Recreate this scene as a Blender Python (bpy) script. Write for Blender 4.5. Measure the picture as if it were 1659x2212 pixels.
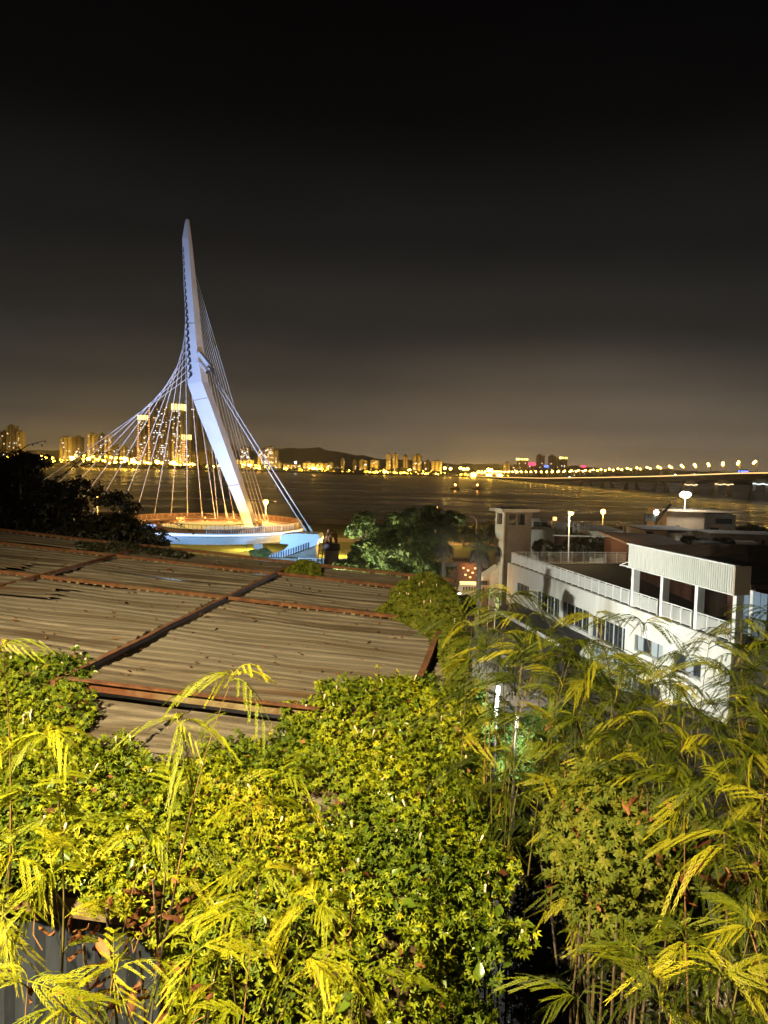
import bpy, bmesh, math, random
import numpy as np
from mathutils import Vector, Matrix

S = bpy.context.scene
C = S.collection
for o in list(bpy.data.objects):
    bpy.data.objects.remove(o)
random.seed(7)
RNG = np.random.default_rng(11)

# ------------------------------------------------------------------ camera
PITCH, ROLL, FPX = math.radians(3.6), math.radians(1.6), 1660.0
_f = np.array([0, math.cos(PITCH), -math.sin(PITCH)])
_u0 = np.array([0, math.sin(PITCH), math.cos(PITCH)])
_r = math.cos(ROLL) * np.array([1., 0, 0]) + math.sin(ROLL) * _u0
_u = -math.sin(ROLL) * np.array([1., 0, 0]) + math.cos(ROLL) * _u0
cam_d = bpy.data.cameras.new('camera')
cam = bpy.data.objects.new('camera', cam_d)
C.objects.link(cam)
cam.matrix_world = Matrix(((_r[0], _u[0], -_f[0], 0), (_r[1], _u[1], -_f[1], 0), (_r[2], _u[2], -_f[2], 0), (0, 0, 0, 1)))
cam_d.sensor_fit = 'HORIZONTAL'
cam_d.sensor_width = 36
cam_d.lens = 36 * FPX / 1659
cam_d.clip_start = 0.05
cam_d.clip_end = 20000
S.camera = cam

# ------------------------------------------------------------------ world: night sky with the town's glow over the far bank
W = bpy.data.worlds.new('World')
S.world = W
W.use_nodes = True
nt = W.node_tree
nt.nodes.clear()
def wn(t, **k):
    n = nt.nodes.new(t)
    for a, b in k.items():
        setattr(n, a, b)
    return n
tc = wn('ShaderNodeTexCoord')
sep = wn('ShaderNodeSeparateXYZ')
nt.links.new(tc.outputs['Generated'], sep.inputs[0])
ramp = wn('ShaderNodeValToRGB')
cr = ramp.color_ramp
cr.interpolation = 'EASE'
stops = [(0.0, (0.30, 0.222, 0.132)), (0.022, (0.188, 0.148, 0.097)), (0.055, (0.078, 0.067, 0.052)), (0.11, (0.0385, 0.0355, 0.0310)), (0.18, (0.0200, 0.0191, 0.0178)), (0.28, (0.0088, 0.0086, 0.0086)), (0.41, (0.0020, 0.0019, 0.0021)), (0.6, (0.0004, 0.0003, 0.0005))]
cr.elements[0].position, cr.elements[1].position = 0, 0.6
for i, (p, c) in enumerate(stops):
    e = cr.elements[0] if i == 0 else (cr.elements[-1] if i == len(stops) - 1 else cr.elements.new(p))
    e.position = p
    e.color = (*c, 1)
nt.links.new(sep.outputs[2], ramp.inputs[0])
# warm light dome of the town across the river (direction of the brightest quays)
gd = wn('ShaderNodeVectorMath', operation='DISTANCE')
gm = wn('ShaderNodeVectorMath', operation='MULTIPLY')
gm.inputs[1].default_value = (1, 0.6, 2.6)
nt.links.new(tc.outputs['Generated'], gm.inputs[0])
nt.links.new(gm.outputs[0], gd.inputs[0])
gd.inputs[1].default_value = (0.22, 0.6 * 0.975, -0.03)
gr = wn('ShaderNodeValToRGB')
gr.color_ramp.interpolation = 'EASE'
gr.color_ramp.elements[0].color = (0.34, 0.22, 0.115, 1)
gr.color_ramp.elements[1].position = 0.5
gr.color_ramp.elements[1].color = (0, 0, 0, 1)
e = gr.color_ramp.elements.new(0.19)
e.color = (0.080, 0.059, 0.040, 1)
nt.links.new(gd.outputs['Value'], gr.inputs[0])
add = wn('ShaderNodeMixRGB', blend_type='ADD')
add.inputs[0].default_value = 1
nt.links.new(ramp.outputs[0], add.inputs[1])
nt.links.new(gr.outputs[0], add.inputs[2])
# thin cloud mottling
nz = wn('ShaderNodeTexNoise')
nz.inputs['Scale'].default_value = 2.4
nz.inputs['Detail'].default_value = 5
mp = wn('ShaderNodeMapping')
mp.inputs['Scale'].default_value = (1, 1, 3.2)
nt.links.new(tc.outputs['Generated'], mp.inputs[0])
nt.links.new(mp.outputs[0], nz.inputs['Vector'])
mr = wn('ShaderNodeMapRange')
mr.inputs['From Min'].default_value, mr.inputs['From Max'].default_value = 0.3, 0.7
mr.inputs['To Min'].default_value, mr.inputs['To Max'].default_value = 0.80, 1.20
nt.links.new(nz.outputs['Fac'], mr.inputs[0])
mul = wn('ShaderNodeMixRGB', blend_type='MULTIPLY')
mul.inputs[0].default_value = 1
nt.links.new(add.outputs[0], mul.inputs[1])
nt.links.new(mr.outputs[0], mul.inputs[2])
bg = wn('ShaderNodeBackground')
bg.inputs[1].default_value = 1.0
wo = wn('ShaderNodeOutputWorld')
nt.links.new(mul.outputs[0], bg.inputs[0])
nt.links.new(bg.outputs[0], wo.inputs[0])

S.view_settings.view_transform = 'Standard'
S.view_settings.look = 'None'
S.view_settings.exposure = 0
S.view_settings.gamma = 1
S.view_settings.use_curve_mapping = False
S.render.engine = 'CYCLES'
S.cycles.use_denoising = True
S.cycles.max_bounces = 6
S.cycles.transparent_max_bounces = 6
S.cycles.sample_clamp_indirect = 4
S.cycles.caustics_reflective = False
S.cycles.caustics_refractive = False

# ------------------------------------------------------------------ measuring helpers (display pixel of a 1659 px wide view + real distance -> point)
def ray(x, y):
    d = _f + (x - 829.5) / FPX * _r - (y - 1106) / FPX * _u
    return d / d[1]
def at(x, y, D):
    return ray(x, y) * D
def on_z(x, y, z):
    d = ray(x, y)
    return d * (z / d[2])

# ------------------------------------------------------------------ materials
def nmat(name):
    m = bpy.data.materials.new(name)
    m.use_nodes = True
    t = m.node_tree
    t.nodes.clear()
    out = t.nodes.new('ShaderNodeOutputMaterial')
    return m, t, out
def mat(name, c1, c2=None, scale=4, rough=0.8, detail=6, bump=0.0, bscale=None, metal=0, stretch=(1, 1, 1), c3=None, spec=0.35, lo=0.35, hi=0.65, coord='Object'):
    m, t, out = nmat(name)
    b = t.nodes.new('ShaderNodeBsdfPrincipled')
    b.inputs['Roughness'].default_value = rough
    b.inputs['Metallic'].default_value = metal
    b.inputs['Specular IOR Level'].default_value = spec
    t.links.new(b.outputs[0], out.inputs[0])
    co = t.nodes.new('ShaderNodeTexCoord')
    mpn = t.nodes.new('ShaderNodeMapping')
    mpn.inputs['Scale'].default_value = stretch
    t.links.new(co.outputs[coord], mpn.inputs[0])
    n = t.nodes.new('ShaderNodeTexNoise')
    n.inputs['Scale'].default_value = scale
    n.inputs['Detail'].default_value = detail
    n.inputs['Roughness'].default_value = 0.65
    t.links.new(mpn.outputs[0], n.inputs['Vector'])
    r = t.nodes.new('ShaderNodeValToRGB')
    r.color_ramp.elements[0].position, r.color_ramp.elements[1].position = lo, hi
    r.color_ramp.elements[0].color = (*c1, 1)
    r.color_ramp.elements[1].color = (*(c2 or c1), 1)
    t.links.new(n.outputs['Fac'], r.inputs[0])
    colo = r.outputs[0]
    if c3 is not None:
        n3 = t.nodes.new('ShaderNodeTexNoise')
        n3.inputs['Scale'].default_value = scale * 0.37
        n3.inputs['Detail'].default_value = 8
        t.links.new(mpn.outputs[0], n3.inputs['Vector'])
        r3 = t.nodes.new('ShaderNodeValToRGB')
        r3.color_ramp.elements[0].position, r3.color_ramp.elements[1].position = 0.55, 0.68
        t.links.new(n3.outputs['Fac'], r3.inputs[0])
        mx = t.nodes.new('ShaderNodeMixRGB')
        mx.inputs[2].default_value = (*c3, 1)
        t.links.new(r3.outputs[0], mx.inputs[0])
        t.links.new(colo, mx.inputs[1])
        colo = mx.outputs[0]
    t.links.new(colo, b.inputs['Base Color'])
    if bump:
        bn = t.nodes.new('ShaderNodeBump')
        bn.inputs['Strength'].default_value = bump
        bn.inputs['Distance'].default_value = 0.02
        n2 = t.nodes.new('ShaderNodeTexNoise')
        n2.inputs['Scale'].default_value = bscale or scale * 6
        n2.inputs['Detail'].default_value = 4
        t.links.new(mpn.outputs[0], n2.inputs['Vector'])
        t.links.new(n2.outputs['Fac'], bn.inputs['Height'])
        t.links.new(bn.outputs[0], b.inputs['Normal'])
    return m
def emit(name, col, strength):
    m, t, out = nmat(name)
    e = t.nodes.new('ShaderNodeEmission')
    e.inputs[0].default_value = (*col, 1)
    e.inputs[1].default_value = strength
    t.links.new(e.outputs[0], out.inputs[0])
    return m
def leafmat(name, stops, trans=0.35, rough=0.45, spec=0.4, whole=False):
    """leaf colour varies from leaf to leaf (per-leaf random attribute 'rnd', or per-object random)."""
    m, t, out = nmat(name)
    a = t.nodes.new('ShaderNodeAttribute')
    a.attribute_name = 'rnd'
    oi = t.nodes.new('ShaderNodeObjectInfo')
    ad = t.nodes.new('ShaderNodeMath')
    ad.operation = 'ADD'
    t.links.new(a.outputs['Fac'], ad.inputs[0])
    t.links.new(oi.outputs['Random'], ad.inputs[1])
    fr = t.nodes.new('ShaderNodeMath')
    fr.operation = 'FRACT'
    t.links.new(ad.outputs[0], fr.inputs[0])
    if whole:
        fr.operation = 'PINGPONG'
        fr.inputs[1].default_value = 1.0
        t.links.new(a.outputs['Fac'], fr.inputs[0])
    r = t.nodes.new('ShaderNodeValToRGB')
    els = r.color_ramp.elements
    for i, (p, c) in enumerate(stops):
        e = els[0] if i == 0 else (els[-1] if i == len(stops) - 1 else els.new(p))
        e.position = p
        e.color = (*c, 1)
    t.links.new(fr.outputs[0], r.inputs[0])
    b = t.nodes.new('ShaderNodeBsdfPrincipled')
    b.inputs['Roughness'].default_value = rough
    b.inputs['Specular IOR Level'].default_value = spec
    t.links.new(r.outputs[0], b.inputs['Base Color'])
    tr = t.nodes.new('ShaderNodeBsdfTranslucent')
    t.links.new(r.outputs[0], tr.inputs[0])
    mx = t.nodes.new('ShaderNodeMixShader')
    mx.inputs[0].default_value = trans
    t.links.new(b.outputs[0], mx.inputs[1])
    t.links.new(tr.outputs[0], mx.inputs[2])
    t.links.new(mx.outputs[0], out.inputs[0])
    return m

M = {}
M['soil'] = mat('soil', (0.03, 0.022, 0.014), (0.06, 0.045, 0.03), 3, 0.95, bump=0.6)
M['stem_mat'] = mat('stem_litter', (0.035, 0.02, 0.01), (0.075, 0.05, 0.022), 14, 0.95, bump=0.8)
M['grass'] = mat('lawn', (0.05, 0.075, 0.015), (0.10, 0.12, 0.03), 0.6, 0.95, bump=0.5, bscale=8)
M['paving'] = mat('paving', (0.16, 0.13, 0.10), (0.24, 0.2, 0.16), 0.7, 0.85)
M['asphalt'] = mat('asphalt', (0.04, 0.04, 0.04), (0.065, 0.06, 0.055), 1.5, 0.85)
M['farland'] = mat('far_bank', (0.02, 0.022, 0.012), (0.05, 0.045, 0.03), 0.02, 0.95)
M['hill'] = mat('hill_forest', (0.05, 0.06, 0.035), (0.09, 0.085, 0.06), 0.004, 1.0)
M['white'] = mat('white_coat', (0.74, 0.75, 0.78), (0.80, 0.81, 0.83), 0.35, 0.5)
M['pylon'] = mat('pylon_coat', (0.70, 0.71, 0.74), (0.80, 0.80, 0.82), 0.12, 0.5, c3=(0.66, 0.64, 0.62))
M['steelwhite'] = mat('cable_sheath', (0.7, 0.7, 0.72), (0.8, 0.8, 0.8), 1, 0.4)
M['deckfloor'] = mat('bridge_deck_paving', (0.42, 0.20, 0.09), (0.5, 0.26, 0.13), 0.5, 0.8)
M['brownrail'] = mat('weathered_rail', (0.32, 0.19, 0.10), (0.42, 0.26, 0.14), 0.8, 0.6)
M['darkmetal'] = mat('dark_metal', (0.03, 0.028, 0.028), (0.05, 0.045, 0.04), 2, 0.6)
M['recess'] = mat('recess_dark', (0.035, 0.028, 0.023), (0.055, 0.042, 0.034), 1, 0.9)
M['rust'] = mat('rusty_steel', (0.06, 0.022, 0.011), (0.14, 0.055, 0.022), 9, 0.9, bump=0.6, c3=(0.10, 0.055, 0.03))
M['rust2'] = mat('rusty_angle', (0.09, 0.05, 0.02), (0.19, 0.15, 0.085), 5, 0.85, bump=0.5, c3=(0.09, 0.028, 0.01))
M['sheet'] = mat('fibre_cement_sheet', (0.082, 0.066, 0.051), (0.168, 0.14, 0.112), 1.6, 0.92, bump=0.5, bscale=40, stretch=(0.55, 3.6, 1), c3=(0.042, 0.028, 0.016), spec=.2, lo=.42, hi=.58)
M['sheet2'] = mat('fibre_cement_sheet_old', (0.066, 0.052, 0.039), (0.142, 0.116, 0.09), 1.9, 0.92, bump=0.5, bscale=40, stretch=(0.4, 5, 1), c3=(0.06, 0.03, 0.012), spec=.2, lo=.42, hi=.58)
M['sheet3'] = mat('fibre_cement_sheet_grey', (0.097, 0.081, 0.065), (0.16, 0.137, 0.113), 1.3, 0.92, bump=0.5, bscale=40, stretch=(0.45, 4.5, 1), c3=(0.08, 0.06, 0.04), spec=.2)
M['bluesheet'] = mat('blue_grey_metal_wall', (0.014, 0.018, 0.028), (0.034, 0.04, 0.058), 3, 0.6, bump=0.3, stretch=(1, 1, 0.3), c3=(0.03, 0.024, 0.018))
M['plaster'] = mat('white_plaster', (0.66, 0.65, 0.60), (0.76, 0.75, 0.70), 0.5, 0.85, stretch=(1, 1, 0.25), c3=(0.38, 0.33, 0.245), bump=0.15, bscale=20)
M['whitepaint'] = mat('white_paint', (0.72, 0.72, 0.68), (0.80, 0.79, 0.75), 2, 0.55)
M['cladding'] = mat('white_sheet_cladding', (0.62, 0.61, 0.54), (0.72, 0.71, 0.64), 0.8, 0.5, stretch=(1, 1, 0.2), c3=(0.5, 0.46, 0.38))
M['blackroof'] = mat('black_roof_felt', (0.012, 0.011, 0.010), (0.022, 0.02, 0.018), 0.8, 0.9)
M['windowframe'] = mat('window_frame', (0.12, 0.12, 0.12), (0.16, 0.16, 0.15), 3, 0.5)
M['concrete'] = mat('concrete', (0.24, 0.205, 0.165), (0.36, 0.31, 0.25), 0.8, 0.9, bump=0.3, bscale=12, c3=(0.2, 0.16, 0.12))
M['towerlight'] = mat('pale_tower_render', (0.26, 0.21, 0.155), (0.33, 0.27, 0.20), 0.6, 0.9, c3=(0.2, 0.16, 0.11))
M['towerbrown'] = mat('brown_tower_tile', (0.075, 0.055, 0.037), (0.11, 0.08, 0.055), 1.2, 0.85)
M['brownroof'] = mat('brown_roof', (0.13, 0.075, 0.045), (0.20, 0.12, 0.075), 1.0, 0.9, c3=(0.09, 0.06, 0.04))
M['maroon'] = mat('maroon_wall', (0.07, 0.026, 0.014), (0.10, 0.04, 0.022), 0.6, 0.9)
M['beige'] = mat('beige_wall', (0.42, 0.31, 0.2), (0.5, 0.38, 0.26), 0.5, 0.9, c3=(0.36, 0.26, 0.17))
M['greywall'] = mat('grey_wall', (0.26, 0.26, 0.24), (0.36, 0.36, 0.33), 0.6, 0.9)
M['bark'] = mat('bark', (0.07, 0.045, 0.025), (0.14, 0.10, 0.06), 6, 0.95, bump=0.8)
M['palmtrunk'] = mat('palm_trunk', (0.11, 0.085, 0.06), (0.17, 0.135, 0.10), 8, 0.95, bump=0.8)
M['twig'] = mat('green_twig', (0.07, 0.065, 0.014), (0.13, 0.10, 0.025), 30, 0.7)
M['drytwig'] = mat('brown_twig', (0.16, 0.08, 0.03), (0.25, 0.14, 0.05), 25, 0.8)
M['bud'] = mat('pale_bud', (0.62, 0.42, 0.32), (0.75, 0.58, 0.46), 30, 0.6)
M['bridge_conc'] = mat('bridge_concrete', (0.30, 0.27, 0.23), (0.4, 0.36, 0.3), 0.05, 0.9)
M['tile'] = mat('building_tile', (0.46, 0.38, 0.27), (0.55, 0.46, 0.34), 0.02, 0.9)
M['tile2'] = mat('building_tile_dark', (0.22, 0.18, 0.135), (0.3, 0.24, 0.18), 0.02, 0.9)
M['tile3'] = mat('building_tile_pale', (0.66, 0.58, 0.44), (0.74, 0.67, 0.52), 0.02, 0.9)
M['glassdark'] = mat('dark_glass', (0.025, 0.03, 0.04), (0.04, 0.05, 0.06), 1, 0.12, spec=0.6)
M['curtain'] = mat('blue_curtain', (0.13, 0.18, 0.26), (0.2, 0.27, 0.36), 4, 0.9, stretch=(6, 6, 0.2))
M['palecurtain'] = mat('pale_pane', (0.34, 0.39, 0.42), (0.42, 0.47, 0.5), 4, 0.3, stretch=(4, 4, 0.2))
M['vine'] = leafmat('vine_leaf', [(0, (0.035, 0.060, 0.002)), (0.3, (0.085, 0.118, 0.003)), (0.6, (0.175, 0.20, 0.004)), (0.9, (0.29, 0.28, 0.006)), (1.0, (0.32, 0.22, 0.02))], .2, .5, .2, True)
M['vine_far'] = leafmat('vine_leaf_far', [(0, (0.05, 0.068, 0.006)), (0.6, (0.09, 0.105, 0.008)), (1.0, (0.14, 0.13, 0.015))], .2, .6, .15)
M['broad'] = leafmat('broad_leaf', [(0, (0.05, 0.085, 0.008)), (1.0, (0.10, 0.15, 0.012))], 0.25, 0.3, 0.5)
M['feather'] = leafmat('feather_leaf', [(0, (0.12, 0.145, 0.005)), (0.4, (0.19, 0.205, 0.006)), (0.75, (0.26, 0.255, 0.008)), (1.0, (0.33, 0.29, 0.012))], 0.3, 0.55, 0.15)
M['feather_shaded'] = leafmat('feather_leaf_shade', [(0, (0.02, 0.029, 0.002)), (0.45, (0.045, 0.06, 0.003)), (0.75, (0.11, 0.125, 0.005)), (1.0, (0.26, 0.235, 0.010))], 0.3, 0.55, 0.15)  # right-hand shrubs: their shade is put into a darker leaf colour
M['deadleaf'] = leafmat('dead_leaf', [(0, (0.06, 0.02, 0.008)), (0.6, (0.12, 0.042, 0.014)), (1.0, (0.20, 0.085, 0.03))], 0.15, 0.7, 0.2)
M['treeleaf'] = leafmat('tree_leaf', [(0, (0.045, 0.07, 0.018)), (0.6, (0.085, 0.115, 0.028)), (1.0, (0.15, 0.17, 0.03))], 0.2)
M['olive'] = leafmat('olive_leaf', [(0, (0.05, 0.06, 0.015)), (0.7, (0.085, 0.09, 0.02)), (1.0, (0.13, 0.12, 0.03))], 0.25)
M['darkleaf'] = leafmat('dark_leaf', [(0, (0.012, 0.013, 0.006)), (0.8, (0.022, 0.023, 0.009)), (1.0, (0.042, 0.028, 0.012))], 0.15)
M['palmleaf'] = leafmat('palm_leaf', [(0, (0.09, 0.11, 0.05)), (0.6, (0.13, 0.15, 0.065)), (1.0, (0.19, 0.19, 0.09))], 0.2)
M['palmdead'] = leafmat('palm_dead_frond', [(0, (0.09, 0.075, 0.05)), (1.0, (0.15, 0.125, 0.085))], 0.15, 0.8, 0.2)
M['farleaf'] = leafmat('far_leaf', [(0, (0.03, 0.04, 0.012)), (1.0, (0.07, 0.08, 0.03))], 0.2)
M['l_warm'] = emit('lamp_warm', (1.0, 0.56, 0.07), 60)
M['l_warm2'] = emit('lamp_warm_dim', (1.0, 0.53, 0.035), 36)
M['l_white'] = emit('lamp_white', (0.95, 1.0, 0.92), 12)
M['l_orange'] = emit('lamp_orange', (1.0, 0.36, 0.06), 30)
M['l_flood'] = emit('lamp_flood', (1.0, 0.98, 0.85), 60)
M['l_tube'] = emit('lamp_tube', (0.95, 1.0, 0.97), 9)
M['l_win'] = emit('lit_window_warm', (1.0, 0.72, 0.36), 2.2)
M['l_winw'] = emit('lit_window_white', (0.85, 0.95, 1.0), 2.4)
M['l_crown'] = emit('lit_crown', (1.0, 0.74, 0.2), 4)
M['l_string'] = emit('light_string', (1.0, 0.45, 0.14), 3)
M['l_red'] = emit('sign_red', (1.0, 0.05, 0.14), 3)
M['l_green'] = emit('signal_green', (0.05, 1.0, 0.55), 3)
M['l_blue'] = emit('sign_blue', (0.15, 0.25, 1.0), 2.5)
M['l_strip'] = emit('deck_light_strip', (0.72, 0.85, 1.0), 2.2)
M['l_amber'] = emit('parapet_light', (1.0, 0.6, 0.2), 2.6)

# ------------------------------------------------------------------ mesh helpers
class MB:
    def __init__(self):
        self.v, self.f = [], []
    def add(self, vs, fs):
        n = len(self.v)
        self.v += [tuple(map(float, q)) for q in vs]
        self.f += [tuple(n + i for i in f) for f in fs]
        return self
    def hexa(self, b, t):
        """b, t: four bottom and four top points, same winding"""
        self.add(list(b) + list(t), [(3, 2, 1, 0), (4, 5, 6, 7), (0, 1, 5, 4), (1, 2, 6, 5), (2, 3, 7, 6), (3, 0, 4, 7)])
        return self
    def box(self, c, s, rz=0):
        cx, cy, cz = c
        hx, hy, hz = s[0] / 2, s[1] / 2, s[2] / 2
        ca, sa = math.cos(rz), math.sin(rz)
        q = [(cx + ca * a - sa * b, cy + sa * a + ca * b) for a, b in ((-hx, -hy), (hx, -hy), (hx, hy), (-hx, hy))]
        return self.hexa([(x, y, cz - hz) for x, y in q], [(x, y, cz + hz) for x, y in q])
    def beam(self, a, b, w, h, up=(0, 0, 1)):
        a, b = Vector(a), Vector(b)
        d = (b - a).normalized()
        s = d.cross(Vector(up))
        if s.length < 1e-4:
            s = d.cross(Vector((1, 0, 0)))
        s.normalize()
        u = s.cross(d).normalized()
        k = [(-1, -1), (1, -1), (1, 1), (-1, 1)]
        A = [a + s * (i * w / 2) + u * (j * h / 2) for i, j in k]
        B = [b + s * (i * w / 2) + u * (j * h / 2) for i, j in k]
        self.add(A + B, [(0, 1, 2, 3), (7, 6, 5, 4), (0, 4, 5, 1), (1, 5, 6, 2), (2, 6, 7, 3), (3, 7, 4, 0)])
        return self
    def tube(self, pts, rad, n=6, cap=True):
        pts = [Vector(p) for p in pts]
        if not hasattr(rad, '__len__'):
            rad = [rad] * len(pts)
        base = len(self.v)
        pu = None
        for i, p in enumerate(pts):
            d = (pts[min(i + 1, len(pts) - 1)] - pts[max(i - 1, 0)]).normalized()
            if pu is None:
                pu = d.cross(Vector((0, 0, 1)))
                if pu.length < 1e-3:
                    pu = d.cross(Vector((1, 0, 0)))
            pu = (pu - d * pu.dot(d)).normalized()
            w = d.cross(pu)
            for k in range(n):
                a = 2 * math.pi * k / n
                self.v.append(tuple(p + (pu * math.cos(a) + w * math.sin(a)) * rad[i]))
        for i in range(len(pts) - 1):
            for k in range(n):
                a, b = base + i * n + k, base + i * n + (k + 1) % n
                self.f.append((a, b, b + n, a + n))
        if cap:
            self.f.append(tuple(base + k for k in range(n))[::-1])
            self.f.append(tuple(base + (len(pts) - 1) * n + k for k in range(n)))
        return self
    def prism(self, poly, vec):
        """poly: 3D polygon, extruded by vec"""
        n = len(poly)
        vec = Vector(vec)
        P = [Vector(p) for p in poly]
        self.add(P + [p + vec for p in P], [tuple(range(n)), tuple(range(2 * n - 1, n - 1, -1))] + [(i, i + n, (i + 1) % n + n, (i + 1) % n) for i in range(n)])
        return self
    def sphere(self, c, r, seg=10, ring=6, sz=1.0):
        c = Vector(c)
        base = len(self.v)
        for i in range(1, ring):
            th = math.pi * i / ring
            for k in range(seg):
                a = 2 * math.pi * k / seg
                self.v.append((c.x + r * math.sin(th) * math.cos(a), c.y + r * math.sin(th) * math.sin(a), c.z + sz * r * math.cos(th)))
        t, b = len(self.v), len(self.v) + 1
        self.v += [(c.x, c.y, c.z + sz * r), (c.x, c.y, c.z - sz * r)]
        for i in range(ring - 2):
            for k in range(seg):
                p, q = base + i * seg + k, base + i * seg + (k + 1) % seg
                self.f.append((p, p + seg, q + seg, q))
        for k in range(seg):
            self.f.append((t, base + k, base + (k + 1) % seg))
            l = base + (ring - 2) * seg
            self.f.append((b, l + (k + 1) % seg, l + k))
        return self
    def mesh(self, name, m, off=(0, 0, 0), smooth=False):
        me = bpy.data.meshes.new(name)
        ox, oy, oz = off
        me.from_pydata([(x - ox, y - oy, z - oz) for x, y, z in self.v], [], self.f)
        me.materials.append(M[m] if isinstance(m, str) else m)
        if smooth:
            me.polygons.foreach_set('use_smooth', [True] * len(me.polygons))
        me.update()
        return me
OFF = {}
def tag(o, label=None, cat=None, group=None, kind=None):
    for k, v in (('label', label), ('category', cat), ('group', group), ('kind', kind)):
        if v:
            o[k] = v
    return o
def link(name, me, parent=None, loc=None):
    o = bpy.data.objects.new(name, me)
    C.objects.link(o)
    if parent:
        o.parent = parent
    if loc is not None:
        o.location = loc
    return o
def thing(name, label, cat, loc=(0, 0, 0), group=None):
    o = link(name, None, loc=tuple(map(float, loc)))
    o.empty_display_size = 0.3
    OFF[o.name] = tuple(map(float, loc))
    return tag(o, label, cat, group)
def build(mb, name, m, parent=None, smooth=False, kind=None, label=None):
    off = OFF.get(parent.name, (0, 0, 0)) if parent else (0, 0, 0)
    o = link(name, mb.mesh(name, m, off, smooth), parent)
    if parent:
        OFF[o.name] = off
    if kind:
        o['kind'] = kind
    if label:
        o['label'] = label
    return o
def solo(mb, name, m, label, cat, group=None, smooth=False):
    c = np.array(mb.v)
    loc = (float(c[:, 0].mean()), float(c[:, 1].mean()), float(c[:, 2].min()))
    o = link(name, mb.mesh(name, m, loc, smooth), loc=loc)
    return tag(o, label, cat, group)
def structure(mb, name, m, smooth=False, kind='structure'):
    o = link(name, mb.mesh(name, m, smooth=smooth))
    o['kind'] = kind
    return o
def copy_tree(o, parent=None, loc=None, label=None):
    c = o.copy()
    C.objects.link(c)
    c.parent = parent
    if loc is not None:
        c.location = tuple(map(float, loc))
    if label:
        c['label'] = label
    for ch in list(o.children):
        copy_tree(ch, c)
    return c
def light(kind, name, loc, power, col, parent=None, radius=0.15, aim=None, spot=None, blend=0.6):
    d = bpy.data.lights.new(name, kind)
    d.energy = power
    d.color = col
    d.shadow_soft_size = radius
    o = bpy.data.objects.new(name, d)
    C.objects.link(o)
    off = OFF.get(parent.name, (0, 0, 0)) if parent else (0, 0, 0)
    if parent:
        o.parent = parent
    o.location = [float(loc[i]) - off[i] for i in range(3)]
    if aim is not None:
        o.rotation_euler = (Vector(aim) - Vector(loc)).to_track_quat('-Z', 'Y').to_euler()
    if spot:
        d.spot_size = math.radians(spot)
        d.spot_blend = blend
    return o
def np_mesh(name, V, T, m, rnd=None):
    """triangle mesh straight from arrays"""
    me = bpy.data.meshes.new(name)
    V = np.ascontiguousarray(V, dtype=np.float32)
    T = np.ascontiguousarray(T, dtype=np.int32)
    me.vertices.add(len(V))
    me.vertices.foreach_set('co', V.ravel())
    me.loops.add(T.size)
    me.loops.foreach_set('vertex_index', T.ravel())
    me.polygons.add(len(T))
    me.polygons.foreach_set('loop_start', np.arange(0, T.size, 3, dtype=np.int32))
    me.update(calc_edges=True)
    if rnd is not None:
        at_ = me.attributes.new('rnd', 'FLOAT', 'POINT')
        at_.data.foreach_set('value', np.ascontiguousarray(rnd, dtype=np.float32))
    me.materials.append(M[m])
    return me
def scatter(P, N, size, tv, tt, rng, tilt=0.5):
    """place template (tv, tt) at points P with normals N jittered, random spin. returns V, T, rnd"""
    n = len(P)
    N = N + rng.normal(0, tilt, (n, 3))
    N /= np.linalg.norm(N, axis=1)[:, None] + 1e-9
    h = rng.normal(0, 1, (n, 3))
    X = h - (h * N).sum(1)[:, None] * N
    X /= np.linalg.norm(X, axis=1)[:, None] + 1e-9
    Y = np.cross(N, X)
    sz = np.broadcast_to(size, (n,))[:, None, None]
    t = tv[None] * sz
    V = P[:, None] + t[..., 0:1] * X[:, None] + t[..., 1:2] * Y[:, None] + t[..., 2:3] * N[:, None]
    k = len(tv)
    T = tt[None] + (np.arange(n) * k)[:, None, None]
    return V.reshape(-1, 3), T.reshape(-1, 3), np.repeat(rng.random(n), k)
def palmate(nl=5, spread=105, fold=0.16, droop=0.28):
    V, T = [], []
    for i in range(nl):
        a = math.radians(-spread + 2 * spread * i / (nl - 1))
        L = 1.0 - 0.22 * abs(i - (nl - 1) / 2) / ((nl - 1) / 2)
        w = 0.205 * L
        ca, sa = math.cos(a), math.sin(a)
        for (l, s, z) in ((0.03, 0, 0.0), (0.48 * L, w, fold * 0.8), (L, 0, -droop * L), (0.48 * L, -w, fold * 0.8), (0.5 * L, 0, 0.02)):
            V.append((l * ca - s * sa, l * sa + s * ca, z))
        b = i * 5
        T += [(b, b + 4, b + 1), (b + 1, b + 4, b + 2), (b, b + 3, b + 4), (b + 3, b + 2, b + 4)]
    return np.array(V), np.array(T)
def oval(w=0.32, fold=0.15, droop=0.2):
    V = np.array([(0, 0, 0), (0.45, w, fold), (1, 0, -droop), (0.45, -w, fold)], float)
    return V, np.array([(0, 2, 1), (0, 3, 2)])
def spray(k=4):
    """little twig tip of k oval leaves for tree crowns"""
    V, T = [], []
    v0, t0 = oval()
    for i in range(k):
        a = 2 * math.pi * (i + 0.3 * random.random()) / k
        R = np.array([[math.cos(a), -math.sin(a), 0], [math.sin(a), math.cos(a), 0], [0, 0, 1]])
        T += [tuple(np.array(q) + 4 * i) for q in t0]
        V += list(v0 @ R.T + np.array([0, 0, 0.25 * random.random()]))
    return np.array(V), np.array(T)
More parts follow.
